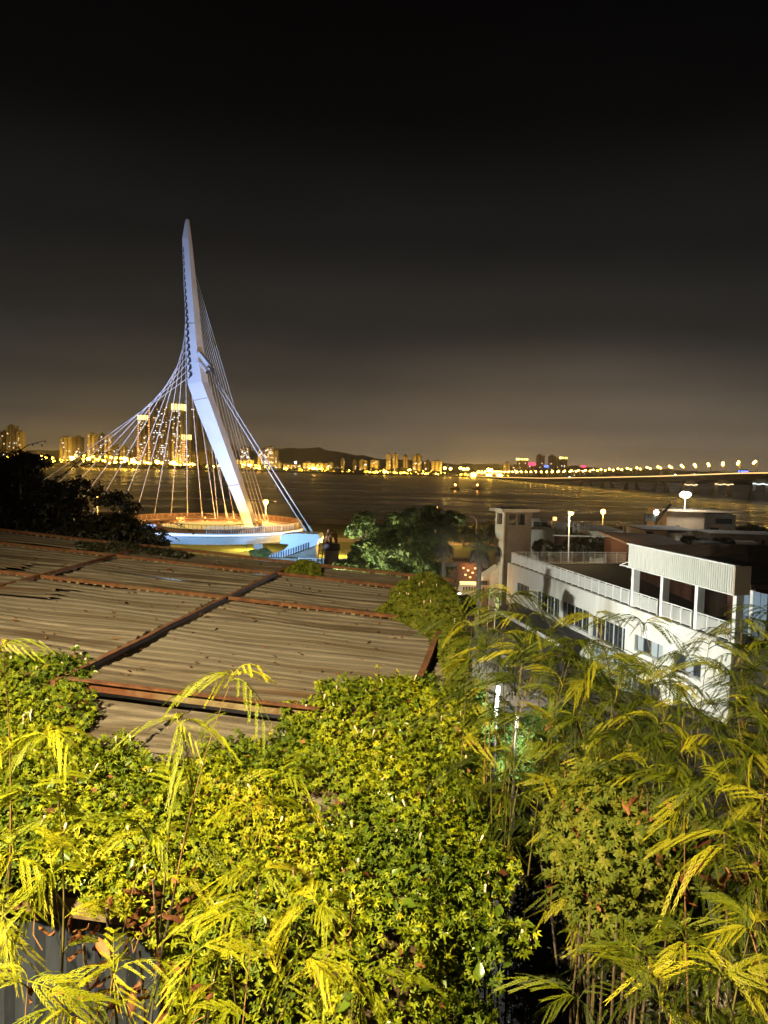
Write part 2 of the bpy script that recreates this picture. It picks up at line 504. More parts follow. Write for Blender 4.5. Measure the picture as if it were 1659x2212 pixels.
def palmate_lo(nl=5, spread=105, fold=0.15, droop=0.3, wd=.23):
    V, T = [], []
    for i in range(nl):
        a = math.radians(-spread + 2 * spread * i / (nl - 1))
        L = 1.0 - 0.22 * abs(i - (nl - 1) / 2) / ((nl - 1) / 2)
        ca, sa = math.cos(a), math.sin(a)
        for (l, q, z) in ((0.02, 0, 0.0), (0.46 * L, wd * L, fold), (L, 0, -droop * L), (0.46 * L, -wd * L, fold)):
            V.append((l * ca - q * sa, l * sa + q * ca, z))
        T += [(4 * i, 4 * i + 2, 4 * i + 1), (4 * i, 4 * i + 3, 4 * i + 2)]
    return np.array(V), np.array(T)
PALML = palmate_lo()
PALM5 = palmate()
PALM3 = palmate(5, 95, 0.2, 0.5)
OVAL = oval()
SPRAY = spray()
def crown_pts(clumps, n, rng, shell=0.55):
    """points through a crown of clumps (x,y,z,rx,ry,rz); more of them near each clump's surface"""
    vol = np.array([c[3] * c[4] * c[5] for c in clumps]) ** 0.7
    idx = rng.choice(len(clumps), n, p=vol / vol.sum())
    cl = np.array(clumps)[idx]
    d = rng.normal(0, 1, (n, 3))
    d /= np.linalg.norm(d, axis=1)[:, None]
    r = shell + (1 - shell) * rng.random(n) ** 0.7
    r *= 1 + 0.16 * rng.normal(0, 1, n)
    P = cl[:, :3] + d * cl[:, 3:6] * r[:, None]
    N = d * 0.7 + np.array([0, 0, 0.6])
    return P, N
def tree(name, label, base, trunk_h, clumps, nleaf, size, m, seed, group=None, tr=0.2, cat='tree', tmpl=None, limbs=True):
    rng = np.random.default_rng(seed)
    t = thing(name, label, cat, base, group)
    P, N = crown_pts(clumps, nleaf, rng)
    V, T, R = scatter(P, N, size * (0.6 + 0.8 * rng.random(nleaf)), *(tmpl or SPRAY), rng, 0.6)
    o = link('crown', np_mesh('crown', V - np.array(base), T, m, R), t)
    mb = MB()
    top = Vector(base) + Vector((0, 0, trunk_h))
    mb.tube([base, Vector(base) + Vector((0.1 * tr, 0, trunk_h * 0.5)), top], [tr, tr * 0.8, tr * 0.6], 7)
    if limbs:
        for c in clumps[:10]:
            mid = (top + Vector(c[:3])) / 2 + Vector((0, 0, -0.08 * trunk_h))
            mb.tube([top - Vector((0, 0, 0.2 * trunk_h)), mid, Vector(c[:3])], [tr * 0.5, tr * 0.3, tr * 0.12], 5)
    build(mb, 'trunk', 'bark', t, True)
    return t
def clumpset(c, r, k, rng, cr=0.45):
    """k sub-clumps spread in an ellipsoid of centre c, radii r"""
    out = []
    for _ in range(k):
        d = rng.normal(0, 1, 3)
        d /= np.linalg.norm(d)
        q = rng.random() ** 0.5 * 0.78
        s = cr * (0.7 + 0.6 * rng.random())
        out.append((c[0] + d[0] * r[0] * q, c[1] + d[1] * r[1] * q, c[2] + d[2] * r[2] * q, r[0] * s, r[1] * s, r[2] * s))
    return out

# ================================================================== SETTING
WATER_Z = -21.0
def smooth(a, b, x):
    t = np.clip((x - a) / (b - a), 0, 1)
    return t * t * (3 - 2 * t)
def ground_h(X, Y):
    z = -5.0 - 6.5 * smooth(7.5, 17, Y) - 4.8 * smooth(17, 62, Y) - 1.2 * smooth(60, 120, Y)
    z = z - 1.3 * smooth(.3, 1.3, X) * (1 - smooth(7, 12, Y))
    z = z - 5.5 * smooth(221, 233, Y)
    return z
ys = np.concatenate([np.linspace(-30, 70, 70), np.linspace(74, 215, 30), np.linspace(218, 240, 14)])
xs = np.concatenate([np.linspace(-420, -40, 20), np.linspace(-35, 45, 54), np.linspace(50, 420, 20)])
GX, GY = np.meshgrid(xs, ys)
GZ = ground_h(GX, GY) + 0.12 * np.sin(GX * 1.3) * np.cos(GY * 0.9)
mb = MB()
nx, ny = len(xs), len(ys)
mb.add(np.stack([GX, GY, GZ], -1).reshape(-1, 3), [(j * nx + i, j * nx + i + 1, (j + 1) * nx + i + 1, (j + 1) * nx + i) for j in range(ny - 1) for i in range(nx - 1)])
structure(mb, 'ground', 'soil', True)
def sheet(x0, x1, y0, y1, z):
    return MB().add([(x0, y0, z), (x1, y0, z), (x1, y1, z), (x0, y1, z)], [(0, 1, 2, 3)])
structure(sheet(-160, 200, 128, 166, -17.28), 'lawn', 'grass')
structure(sheet(-200, 220, 166.2, 176, -17.26), 'promenade', 'paving')
structure(sheet(-200, 220, 176.2, 214, -17.28), 'riverside_lawn', 'grass')
structure(sheet(-120, 140, 112, 127.8, -17.26), 'road', 'asphalt')
# water with fine wind ripples
m, t, out = nmat('river_water')
b = t.nodes.new('ShaderNodeBsdfPrincipled')
b.inputs['Base Color'].default_value = (0.02, 0.018, 0.014, 1)
b.inputs['Roughness'].default_value = 0.10
b.inputs['IOR'].default_value = 1.33
co = t.nodes.new('ShaderNodeTexCoord')
mpn = t.nodes.new('ShaderNodeMapping')
mpn.inputs['Scale'].default_value = (0.16, 0.55, 1)
n1 = t.nodes.new('ShaderNodeTexNoise')
n1.inputs['Scale'].default_value = 0.5
n1.inputs['Detail'].default_value = 3
mp2 = t.nodes.new('ShaderNodeMapping')
mp2.inputs['Scale'].default_value = (0.006, 0.03, 1)
n2 = t.nodes.new('ShaderNodeTexNoise')
n2.inputs['Scale'].default_value = 1.0
n2.inputs['Detail'].default_value = 5
r2 = t.nodes.new('ShaderNodeMapRange')
r2.inputs['From Min'].default_value, r2.inputs['From Max'].default_value = 0.35, 0.65
r2.inputs['To Min'].default_value, r2.inputs['To Max'].default_value = 0.22, 0.38
bn = t.nodes.new('ShaderNodeBump')
bn.inputs['Strength'].default_value = 0.11
bn.inputs['Distance'].default_value = 0.35
for a_, b_ in ((co.outputs['Object'], mpn.inputs[0]), (mpn.outputs[0], n1.inputs['Vector']), (co.outputs['Object'], mp2.inputs[0]), (mp2.outputs[0], n2.inputs['Vector']), (n2.outputs['Fac'], r2.inputs[0]), (r2.outputs[0], b.inputs['Roughness']), (n1.outputs['Fac'], bn.inputs['Height']), (bn.outputs[0], b.inputs['Normal']), (b.outputs[0], out.inputs[0])):
    t.links.new(a_, b_)
M['water'] = m
structure(sheet(-3000, 3000, 222, 1700, WATER_Z), 'river', 'water')
# far bank
mb = MB()
fx = np.linspace(-2500, 2600, 90)
edge = 1360 + 90 * smooth(-500, 400, fx) + 10 * np.sin(fx * 0.013) + 5 * np.sin(fx * 0.041)
rows = [(0, -21.6), (8, -20.2), (30, -18.6), (80, -18), (4800, -18)]
for dy, z in rows:
    mb.v += [(float(x) * (1 if dy < 100 else 2), float(e_) + dy, z) for x, e_ in zip(fx, edge)]
n_ = len(fx)
mb.f += [(j * n_ + i, j * n_ + i + 1, (j + 1) * n_ + i + 1, (j + 1) * n_ + i) for j in range(4) for i in range(n_ - 1)]
structure(mb, 'far_bank', 'farland')
def bank_y(X):
    return 1360 + 90 * float(smooth(-500, 400, np.array(X)))
# wooded hills behind the far town
mb = MB()
hx = np.linspace(-5200, 4200, 260)
def ridge(x, D, prof):
    px = 829.5 + FPX * x / D
    return np.interp(px, [p[0] for p in prof], [p[1] for p in prof])
D = 5200
prof = [(-400, 20), (380, 30), (520, 60), (603, 92), (640, 88), (686, 90), (730, 66), (775, 58), (820, 34), (900, 22), (1000, 14), (1200, 10), (1700, 10)]
top = ridge(hx, D, prof) + 5 * np.sin(hx * 0.011) + 4 * np.sin(hx * 0.037) + 2.5 * np.sin(hx * 0.11)
for k, (fy, fz) in enumerate(((-900, 0), (-500, 0.45), (-180, 0.82), (0, 1.0), (500, 0.5))):
    mb.v += [(float(x), D + fy, -18 + (float(z) + 18) * fz) for x, z in zip(hx, top)]
n_ = len(hx)
mb.f += [(j * n_ + i, j * n_ + i + 1, (j + 1) * n_ + i + 1, (j + 1) * n_ + i) for j in range(4) for i in range(n_ - 1)]
structure(mb, 'hills', 'hill', True)

# ================================================================== FAR TOWN
def facade_windows(mb, x0, x1, y, z0, z1, n, rng, sx=1.9, sz=1.6):
    for _ in range(n):
        cx = x0 + (x1 - x0) * (0.06 + 0.88 * round(rng.random() * 11) / 11)
        cz = z0 + (z1 - z0) * (0.04 + 0.9 * round(rng.random() * 26) / 26)
        w = sx * (0.6 + rng.random())
        mb.add([(cx - w / 2, y, cz - sz / 2), (cx + w / 2, y, cz - sz / 2), (cx + w / 2, y, cz + sz / 2), (cx - w / 2, y, cz + sz / 2)], [(0, 1, 2, 3)])
def far_building(x0, x1, ytop, D, label, m='tile', lit=6, white=0.3, crown=None, strings=(), frame=False, bays=None, seed=0):
    rng = np.random.default_rng(seed + int(x0 * 7))
    a, b_ = at(x0, ytop, D), at(x1, ytop, D)
    X0, X1, ZT, ZB = a[0], b_[0], (a[2] + b_[2]) / 2, -18.4
    w = X1 - X0
    dep = max(12, min(22, w * 0.8))
    t = thing('apartment_tower' if ZT > 12 else 'low_building', label, 'building', ((X0 + X1) / 2, D, ZB))
    if frame:   # bare concrete frame of a building site
        fl = MB()
        for z in np.arange(ZB + 3.4, ZT, 3.4):
            fl.box(((X0 + X1) / 2, D + dep / 2, z), (w, dep, 0.5))
        build(fl, 'floor_slabs', M['tile'], t, kind='stuff')
        co_ = MB()
        k = max(2, int(w / 5))
        for i in range(k + 1):
            for yy in (0.6, dep - 0.6):
                co_.box((X0 + 0.4 + (w - 0.8) * i / k, D + yy, (ZB + ZT) / 2), (0.9, 0.9, ZT - ZB))
        co_.box(((X0 + X1) / 2, D + dep * 0.5, (ZB + ZT) / 2), (w * 0.8, dep * 0.3, ZT - ZB))
        build(co_, 'columns', M['tile2'], t, kind='stuff')
    else:
        wb = MB()
        wb.box(((X0 + X1) / 2, D + dep / 2, (ZB + ZT) / 2), (w, dep, ZT - ZB))
        build(wb, 'wall', m, t)
        pb = MB()
        k = bays or max(2, int(w / 6))
        for i in range(k):
            cx = X0 + w * (i + 0.5) / k
            h = (ZT - ZB) * (1.0 + rng.uniform(-0.03, 0.02))
            pb.box((cx, D - 0.9, ZB + h / 2), (w / k * rng.uniform(0.35, 0.6), 1.8, h))
        build(pb, 'bay', 'tile3' if m == 'tile' else m, t)
        rb = MB()
        rb.box((X0 + w * rng.uniform(0.35, 0.65), D + dep / 2, ZT + 1.5), (w * 0.4, dep * 0.4, 3.0))
        build(rb, 'roof_house', m, t)
        db = MB()
        for z in np.arange(ZB + 4, ZT - 2, 3.1):
            for i in range(k):
                cx = X0 + w * (i + 1.0) / k - 0.1 * w / k
                if i < k - 1 or k < 3:
                    db.box((min(cx, X1 - 1), D - 0.15, z), (w / k * 0.3, 0.3, 1.4))
        if db.v:
            build(db, 'windows', 'glassdark', t, kind='stuff')
        for mm, frac in (('l_win', 1 - white), ('l_winw', white)):
            lb = MB()
            facade_windows(lb, X0, X1, D - 2.05, ZB + 4, ZT - 2, int(round(lit * frac)), rng)
            if lb.v:
                build(lb, 'lit_windows', mm, t, kind='stuff')
    if crown:
        cb = MB()
        cb.box(((X0 + X1) / 2, D + dep / 2 - 1, ZT - crown / 2 + 1), (w * 1.12, dep + 3, crown))
        c_ = build(cb, 'lit_crown', 'l_crown', t)
        fb = MB()
        for i in range(4):
            fb.box((X0 + w * (i + 0.5) / 4 + w * 0.13, D - 2.7, ZT - crown / 2 + 1), (1.5, 0.4, crown + 1.2))
        fb.box(((X0 + X1) / 2, D + dep / 2 - 1, ZT + 1.9), (w * 1.05, dep + 2, 1.4))
        build(fb, 'crown_fins', 'tile2', t)
    for sx in strings:
        sb = MB()
        for z in np.arange(ZB + 14, ZT - 2, 4.2):
            sb.box((X0 + w * sx, D - 2.3, z), (1.5, 0.6, 2.0))
        build(sb, 'light_string', 'l_string', t, kind='stuff')
    return t
BLD = [
 (0, 11, 932, 1500, 'dim tower cut by the left picture edge above the dark tree', 'tile2', 4, .3, None, ()),
 (13, 33, 920, 1500, 'tallest brown tower at the far left above the dark tree', 'tile', 6, .3, None, ()),
 (35, 49, 932, 1490, 'round-shouldered pale tower at the far left beside the brown tower', 'tile3', 5, .3, None, ()),
 (129, 155, 945, 1500, 'pale ribbed apartment block, left one of the first pair', 'tile', 9, .4, None, ()),
 (157, 176, 944, 1520, 'dim apartment block, right one of the first pair', 'tile2', 12, .5, None, ()),
 (188, 207, 937, 1500, 'ribbed apartment tower with two white lit top windows', 'tile', 10, .5, None, ()),
 (209, 223, 938, 1520, 'dark apartment tower in the middle of the second cluster', 'tile2', 12, .4, None, ()),
 (225, 241, 941, 1510, 'apartment tower at the right end of the second cluster', 'tile', 8, .3, None, ()),
 (244, 256, 963, 1560, 'small dotted-light block behind the second cluster', 'tile2', 14, .3, None, ()),
 (259, 272, 965, 1540, 'short pale block left of the towers with lit crowns', 'tile', 6, .3, None, ()),
 (276, 296, 968, 1570, 'low dim block at the foot of the left lit-crowned tower', 'tile2', 10, .3, None, ()),
 (299, 317, 898, 1480, 'dark tower with bright yellow crown, leftmost of the lit-crowned towers', 'tile2', 34, .4, 9, (0.02,)),
 (319.5, 326.5, 874, 1478, 'slim tower edged with an orange light string', 'tile2', 6, .3, None, (0.5,)),
 (328, 369, 870, 1500, 'widest dark tower with scattered white windows between lit crowns', 'tile2', 62, .65, None, ()),
 (372, 396, 874, 1470, 'tower with wide glowing crown left of the leaning pylon', 'tile', 44, .35, 11, ()),
 (394, 409, 940, 1440, 'short tower with pink-lit crown and red light strings', 'tile', 16, .3, 9, (0.15, 0.4)),
 (411, 421, 852, 1540, 'very tall dark slab half hidden behind the leaning pylon', 'tile2', 3, .3, None, ()),
 (497, 507, 963, 1540, 'slim pale tower just right of the leaning pylon foot', 'tile', 2, .3, None, ()),
 (519, 539, 965, 1500, 'block with many white windows between the stay cables', 'tile2', 50, .6, None, ()),
 (509, 548, 993, 1480, 'long low building behind the riverside lamps right of the pylon', 'tile', 8, .2, None, ()),
 (557, 569, 973, 1490, 'narrow block at the left of the cream slab cluster', 'tile3', 6, .2, None, ()),
 (570, 592, 966, 1500, 'tallest cream slab block with warm windows right of the backstays', 'tile3', 40, .3, None, ()),
 (593, 601, 975, 1500, 'short cream block at the right of the cream slab cluster', 'tile3', 5, .2, None, ()),
 (592, 607, 1000, 1470, 'low cream building at the foot of the cream slabs', 'tile3', 3, .2, None, ()),
 (612, 650, 1003, 1470, 'long low building with reddish front below the hill', 'tile', 10, .2, None, ()),
 (654, 680, 1000, 1470, 'wide orange-lit low block, leftmost of three below the hill', 'tile3', 6, .2, None, ()),
 (682, 701, 1001, 1475, 'orange-lit low block, middle of three below the hill', 'tile3', 6, .2, None, ()),
 (702, 721, 1001, 1470, 'orange-lit low block, right one of three below the hill', 'tile', 6, .2, None, ()),
 (722, 734, 1009, 1460, 'small white low block beside the orange-lit blocks', 'tile3', 4, .4, None, ()),
 (736, 744, 992, 1500, 'lone slim block beneath the falling hill ridge', 'tile3', 2, .2, None, ()),
 (762, 770, 994, 1520, 'second slim block to the right under the hill', 'tile', 2, .2, None, ()),
 (776, 793, 994, 1500, 'broad ribbed block, left of a matching pair mid-shore', 'tile3', 4, .2, None, ()),
 (800, 818, 994, 1500, 'broad ribbed block, right of a matching pair mid-shore', 'tile3', 4, .2, None, ()),
 (835, 845, 981, 1510, 'slim tower, left twin of the tall pair mid-shore', 'tile3', 2, .2, None, ()),
 (849, 861, 981, 1510, 'tower with pale stripe, right twin of the tall pair mid-shore', 'tile3', 2, .2, None, ()),
 (871, 882, 984, 1530, 'brown slim tower right of the twin towers', 'tile', 2, .2, None, ()),
 (892, 911, 983, 1510, 'wide gridded tower right of the brown slim tower', 'tile', 8, .2, None, ()),
 (917, 929, 996, 1530, 'dark short block right of the gridded tower', 'tile2', 3, .2, None, ()),
 (933, 955, 996, 1520, 'three-ribbed pale block left of the tall orange lamps', 'tile3', 4, .2, None, ()),
 (1089, 1103, 1000, 1560, 'pale block at the start of the road bridge', 'tile', 4, .2, None, ()),
 (1106, 1118, 1006, 1560, 'short dim block beside the road bridge start', 'tile2', 8, .3, None, ()),
 (1119, 1141, 991, 1560, 'tower with a flat white lit roof behind the road bridge', 'tile2', 5, .2, 4, ()),
 (1142, 1158, 1004, 1560, 'dark building under the glowing red roof sign', 'tile2', 4, .3, None, ()),
 (1161, 1177, 984, 1570, 'dark tower without lights right of the red sign', 'tile2', 2, .2, None, ()),
 (1187, 1201, 985, 1570, 'dark tower left of the stepped dark block', 'tile2', 2, .2, None, ()),
 (1202, 1211, 991, 1575, 'stepped dark block between two towers behind the road bridge', 'tile2', 2, .2, None, ()),
 (1212, 1226, 988, 1560, 'rightmost tower with white lit roof behind the road bridge', 'tile2', 4, .2, 4, ()),
 (1230, 1268, 1009, 1580, 'long low dark building under the small red sign', 'tile2', 10, .4, None, ()),
]
for bdef in BLD:
    far_building(*bdef)
far_building(423, 446, 890, 1540, 'tall bare concrete frame tower behind the pylon', frame=True)
far_building(413, 459, 974, 1490, 'low bare concrete frame of a building site behind the pylon', frame=True)
for (x0, x1, y0, y1, mm, nm, lab) in ((1141, 1157, 999, 1006, 'l_red', 'roof_sign', 'glowing red sign on a roof behind the road bridge'), (1255, 1266, 1005, 1010, 'l_red', 'roof_sign', 'small red sign on the long low dark building'), (1175, 1186, 1005, 1010, 'l_blue', 'roof_sign', 'small blue sign between two dark towers'), (28, 36, 993, 997, 'l_blue', 'roof_sign', 'small blue sign at the far left shore'), (52, 80, 991, 995, 'l_red', 'roof_sign', 'red lit strip on the shore at the far left')):
    a, b_ = at(x0, y1, 1552), at(x1, y0, 1552)
    mb = MB()
    n_ = 5
    for i in range(n_):
        w = (b_[0] - a[0]) / n_
        mb.box((a[0] + w * (i + .5), 1552, (a[2] + b_[2]) / 2), (w * .8, 1.2, (b_[2] - a[2]) * (0.7 + .3 * (i % 2))))
    t = thing(nm, lab, 'sign', ((a[0] + b_[0]) / 2, 1552, min(a[2], b_[2])))
    build(mb, 'letters', mm, t)
    build(MB().box(((a[0] + b_[0]) / 2, 1553.4, (a[2] + b_[2]) / 2 - 1.5), (abs(b_[0] - a[0]), 0.8, 1.0)), 'sign_frame', 'darkmetal', t)

# trees along the far bank, a distant wood that reads as one mass
rng = np.random.default_rng(5)
n_ = 9000
X = rng.uniform(-1000, 560, n_)
Y = 1360 + 90 * smooth(-500, 400, X) + 22 + rng.random(n_) * 30
hgt = 4 + 3.5 * np.sin(X * 0.05) ** 2 + 4 * (np.sin(X * 0.021 + 1) > 0.3)
Z = -19 + rng.random(n_) ** 0.8 * hgt
V, T, R = scatter(np.stack([X, Y, Z], 1), np.tile([0, -0.6, 0.6], (n_, 1)), 1.7 * (0.5 + rng.random(n_)), *SPRAY, rng, 0.7)
o = link('far_riverside_wood', np_mesh('far_riverside_wood', V, T, 'farleaf', R))
tag(o, 'dark line of trees along the foot of the far bank', 'trees', kind='stuff')

# lamps along the far bank: one proto per kind, copied
def lamp_proto(name, label, h, r, m, group, cat='street lamp', pole=0.25):
    t = thing(name, label, cat, (0, 0, 0), group)
    build(MB().tube([(0, 0, -h), (0, 0, -h * 0.5), (0, 0, 0)], [pole * 1.6, pole * 1.2, pole], 6), 'pole', 'darkmetal', t)
    build(MB().box((0, 0.2, r * 0.75), (r * 1.3, r * 1.3, r * 0.5)), 'lamp_head', 'darkmetal', t)
    build(MB().sphere((0, 0, 0), r, 10, 6), 'globe', m, t, True)  # globe far oversize: the lamp's bloom is put into its shape
    return t
shore = [(15, 988), (28, 990), (43, 989.5), (34, 984.6), (58, 989), (68, 990), (86, 986.2), (100, 988), (113, 989.5), (131, 993.6), (156, 989.5), (163.6, 983.7), (182, 984.6), (179, 992), (191, 990.3), (200, 985.4), (208.3, 992.8), (205, 995.3), (215, 991), (223, 994.5), (229, 987), (239.7, 987.9), (251, 988.7), (261, 989.5), (271, 991.2),
 (275, 994.1), (286.7, 994.1), (300.8, 1000), (314.8, 999.1), (324, 1000.8), (339.6, 997.5), (349.5, 1001.6), (374.3, 999.1), (407.4, 1004.1), (416.5, 1004.1), (446.3, 1006.5), (525.6, 1005.7), (539.7, 1005.7),
 (552, 1006.4), (559.3, 1006.4), (573.4, 1007.3), (617, 1013.9), (647, 1014.7), (651, 1015.5), (676.7, 1012.2), (684, 1012.2), (691.6, 1013), (696, 1014.7), (702, 1017.2), (708, 1013.9), (724, 1018), (751, 1018.8), (787.5, 1019.7), (793, 1018), (806.5, 1020.5), (811.5, 1018.8),
 (806, 1021), (812, 1019.2), (822, 1017.4), (831, 1017.4), (852, 1020.1), (865.5, 1021), (884.6, 1016.5), (881, 1023.8), (888, 1024.7), (914.6, 1018.3), (909.7, 1025.6), (915.5, 1025.6), (929.7, 1018.3), (942, 1027.4), (966.5, 1027.8), (974.6, 1027.8), (995.5, 1023.8), (1005.6, 1023.8), (993.4, 1029.2), (1002, 1029.2), (1046.5, 1021), (1063, 1021), (1072, 1021), (1032, 1020.1), (1039, 1022), (1088, 1024), (1096, 1027)]
big = {86, 156, 191, 271, 286.7, 339.6, 374.3, 416.5, 525.6, 539.7, 617, 676.7, 831, 884.6}
small = lamp_proto('street_lamp', 'small warm street lamp glowing along the far shore', 9, 2.4, 'l_warm2', 'street lamps along the far shore')
bigp = lamp_proto('street_lamp', 'large blazing warm lamp standing out along the far shore', 11, 4.0, 'l_warm', 'blazing lamps along the far shore')
first = {0: True, 1: True}
def put(proto, p, key):
    if first.get(key, True):
        proto.location = tuple(map(float, p))
        first[key] = False
        return proto
    return copy_tree(proto, None, p)
for (x, y) in shore:
    Dl = bank_y((x - 829.5) / FPX * 1420) + (66 if y > 1000 + 0.018 * x else 84)
    p = at(x, y, Dl)
    put(bigp if x in big else small, p, 1 if x in big else 0)
tiny = lamp_proto('street_lamp', 'faint small light in the golden strip along the far shore', 6, 1.6, 'l_warm', 'small lights in the far shore strip')
rt = np.random.default_rng(61)
for x in np.concatenate([rt.uniform(50, 400, 40), rt.uniform(400, 960, 50), rt.uniform(960, 1090, 26)]):
    yl = np.interp(x, [0, 300, 520, 830, 1080], [992, 1001, 1009, 1022, 1028]) + rt.uniform(-3.5, 1.5)
    p = at(x, yl, bank_y((x - 829.5) / FPX * 1420) + rt.uniform(50, 95))
    put(tiny, p, 5)
tallp = lamp_proto('high_mast_lamp', 'tall orange-haloed mast lamp above the bridge landing', 26, 2.6, 'l_warm', 'tall mast lamps at the bridge landing')
for (x, y) in ((961, 1011), (973, 1012.3), (994.6, 1011), (1002.3, 1013.2), (1010, 1012.3), (1054.7, 1013.7), (1061, 1014.7)):
    put(tallp, at(x, y, 1500), 2)
blaze = lamp_proto('floodlight_mast', 'widest blazing light at the road bridge landing', 12, 5.2, 'l_warm', None, 'floodlight')
blaze.location = tuple(map(float, at(1023, 1025.6, 1460)))
for (x, y, lab) in ((1056.5, 1027.4, 'blazing yellow light just left of the road bridge end'), (1079, 1027.4, 'blazing yellow light at the very end of the road bridge')):
    copy_tree(blaze, None, at(x, y, 1455), lab)
for (x, y, mm, lab) in ((518, 1015.6, 'l_green', 'green signal light at the far waterline right of the pylon'), (686.5, 1018.5, 'l_green', 'green light among the warm lamps below the hill'), (638.5, 998.6, 'l_white', 'lone white light above the low blocks below the hill')):
    p = at(x, y, 1440)
    t = lamp_proto('signal_light', lab, 8, 2.2, mm, None, 'signal light')
    t.location = tuple(map(float, p))
# small bright quay fronts at the landing
for i, (x0, x1, y) in enumerate(((955, 990, 1026), (1012, 1078, 1023))):
    a, b_ = at(x0, y, 1475), at(x1, y, 1475)
    t = thing('quay_building', ('long lit quay front below the tall mast lamps', 'bright lit quay front at the bridge landing')[i], 'building', ((a[0] + b_[0]) / 2, 1475, -18))
    build(MB().box(((a[0] + b_[0]) / 2, 1480, a[2] / 2 - 9), (b_[0] - a[0], 9, abs(-18 - a[2]) + 2)), 'wall', 'tile3', t)
    build(MB().box(((a[0] + b_[0]) / 2, 1474.6, a[2]), (b_[0] - a[0], 0.5, 1.6)), 'lit_band', 'l_amber', t)

# ================================================================== ROAD BRIDGE
def bx(D):
    return 400 - 0.15 * D
def bz(D):
    return float(np.interp(D, [540, 640, 770, 903, 1094, 1303, 1460], [2.6, 0.2, -4.9, -9.1, -14.4, -17.6, -18.2]))
t = thing('road_bridge', 'long concrete road bridge lined with lamps crossing the river at right', 'bridge', (bx(640), 640, WATER_Z))
Ds = np.arange(545, 1461, 15.0)
side = np.array([math.cos(math.atan(0.15)), math.sin(math.atan(0.15))])
def bp(D, off, dz):
    return (bx(D) + off * side[0], D + off * side[1], bz(D) + dz)
def ribbon(o0, z0, o1, z1, Ds=Ds):
    mb = MB()
    for D in Ds:
        mb.v += [bp(D, o0, z0), bp(D, o1, z0), bp(D, o1, z1), bp(D, o0, z1)]
    n_ = len(Ds)
    for i in range(n_ - 1):
        for k in range(4):
            mb.f.append((4 * i + k, 4 * i + (k + 1) % 4, 4 * i + 4 + (k + 1) % 4, 4 * i + 4 + k))
    mb.f += [(3, 2, 1, 0), (4 * n_ - 4, 4 * n_ - 3, 4 * n_ - 2, 4 * n_ - 1)]
    return mb
build(ribbon(-11, -2.6, 11, -0.2), 'deck', 'bridge_conc', t)
build(ribbon(-8, -4.6, 8, -2.6), 'girder', 'bridge_conc', t)
build(ribbon(-11.35, -0.9, -11.02, 0.75), 'parapet', 'bridge_conc', t)
build(ribbon(11.02, -0.9, 11.35, 0.75), 'parapet', 'bridge_conc', t)
build(ribbon(-11.6, -0.25, -11.4, 0.35), 'edge_light_strip', 'l_amber', t)
for D in (627, 680, 733, 786, 850, 911, 973, 1036, 1100, 1165, 1230):
    zt = bz(D) - 4.6
    h = zt - WATER_Z
    if h < 2:
        continue
    for s in (-1, 1):
        for (wb_, wt_) in ((2.6, 0.9),):
            c0 = np.array(bp(D, s * 7.5, 0))[:2]
            c1 = np.array(bp(D, s * 5.0, 0))[:2]
            def sq(c, w, z):
                return [(c[0] - w, c[1] - w * .6, z), (c[0] + w, c[1] - w * .6, z), (c[0] + w, c[1] + w * .6, z), (c[0] - w, c[1] + w * .6, z)]
            build(MB().hexa(sq(c0, wb_, WATER_Z - 1), sq(c1, wt_, zt)), 'pier', 'bridge_conc', t)
    if D in (627, 680, 733):
        cb = MB()
        c = bp(D, 0, 0)
        w = 8.5 if D != 733 else 6.5
        z0 = zt - 3.2
        cb.hexa([(c[0] - w, c[1] - 4, z0), (c[0] + w, c[1] - 4, z0), (c[0] + w, c[1] + 4, z0), (c[0] - w, c[1] + 4, z0)], [(c[0] - 2, c[1] - 2, zt), (c[0] + 2, c[1] - 2, zt), (c[0] + 2, c[1] + 2, zt), (c[0] - 2, c[1] + 2, zt)])
        p_ = build(cb, 'pier_cap', 'tile3', t)
        lb = MB()
        for k in range(5):
            lb.box((c[0] - w + 2 * w * (k + .5) / 5, c[1] - 4.3, z0 - 0.5 - 0.5 * (k % 2)), (2 * w / 6, 0.5, 0.8))
        build(lb, 'cap_lights', 'l_winw' if D == 627 else 'l_win', p_)
bl = thing('bridge_lamp', 'warm lamp on a slim post along the road bridge', 'street lamp', (0, 0, 0), 'lamps along the road bridge')
build(MB().tube([(0, 0, -9.4), (0, 0, -4), (0, 0, -0.6)], [0.34, 0.28, 0.24], 6), 'pole', 'bridge_conc', bl)
build(MB().beam((0, 0, -0.6), (-2.6, -0.4, 0.3), 0.35, 0.35), 'arm', 'bridge_conc', bl)
build(MB().sphere((-2.2, -0.3, 0.1), .95, 10, 6, 0.9), 'lamp_globe', 'l_warm', bl, True)
for i, D in enumerate(np.arange(556, 1440, 22.0)):
    for s in (-1, 1):
        p = bp(D + 4 * s, s * 9.5, 9.2)
        if i == 0 and s == -1:
            bl.location = p
        else:
            copy_tree(bl, None, p)
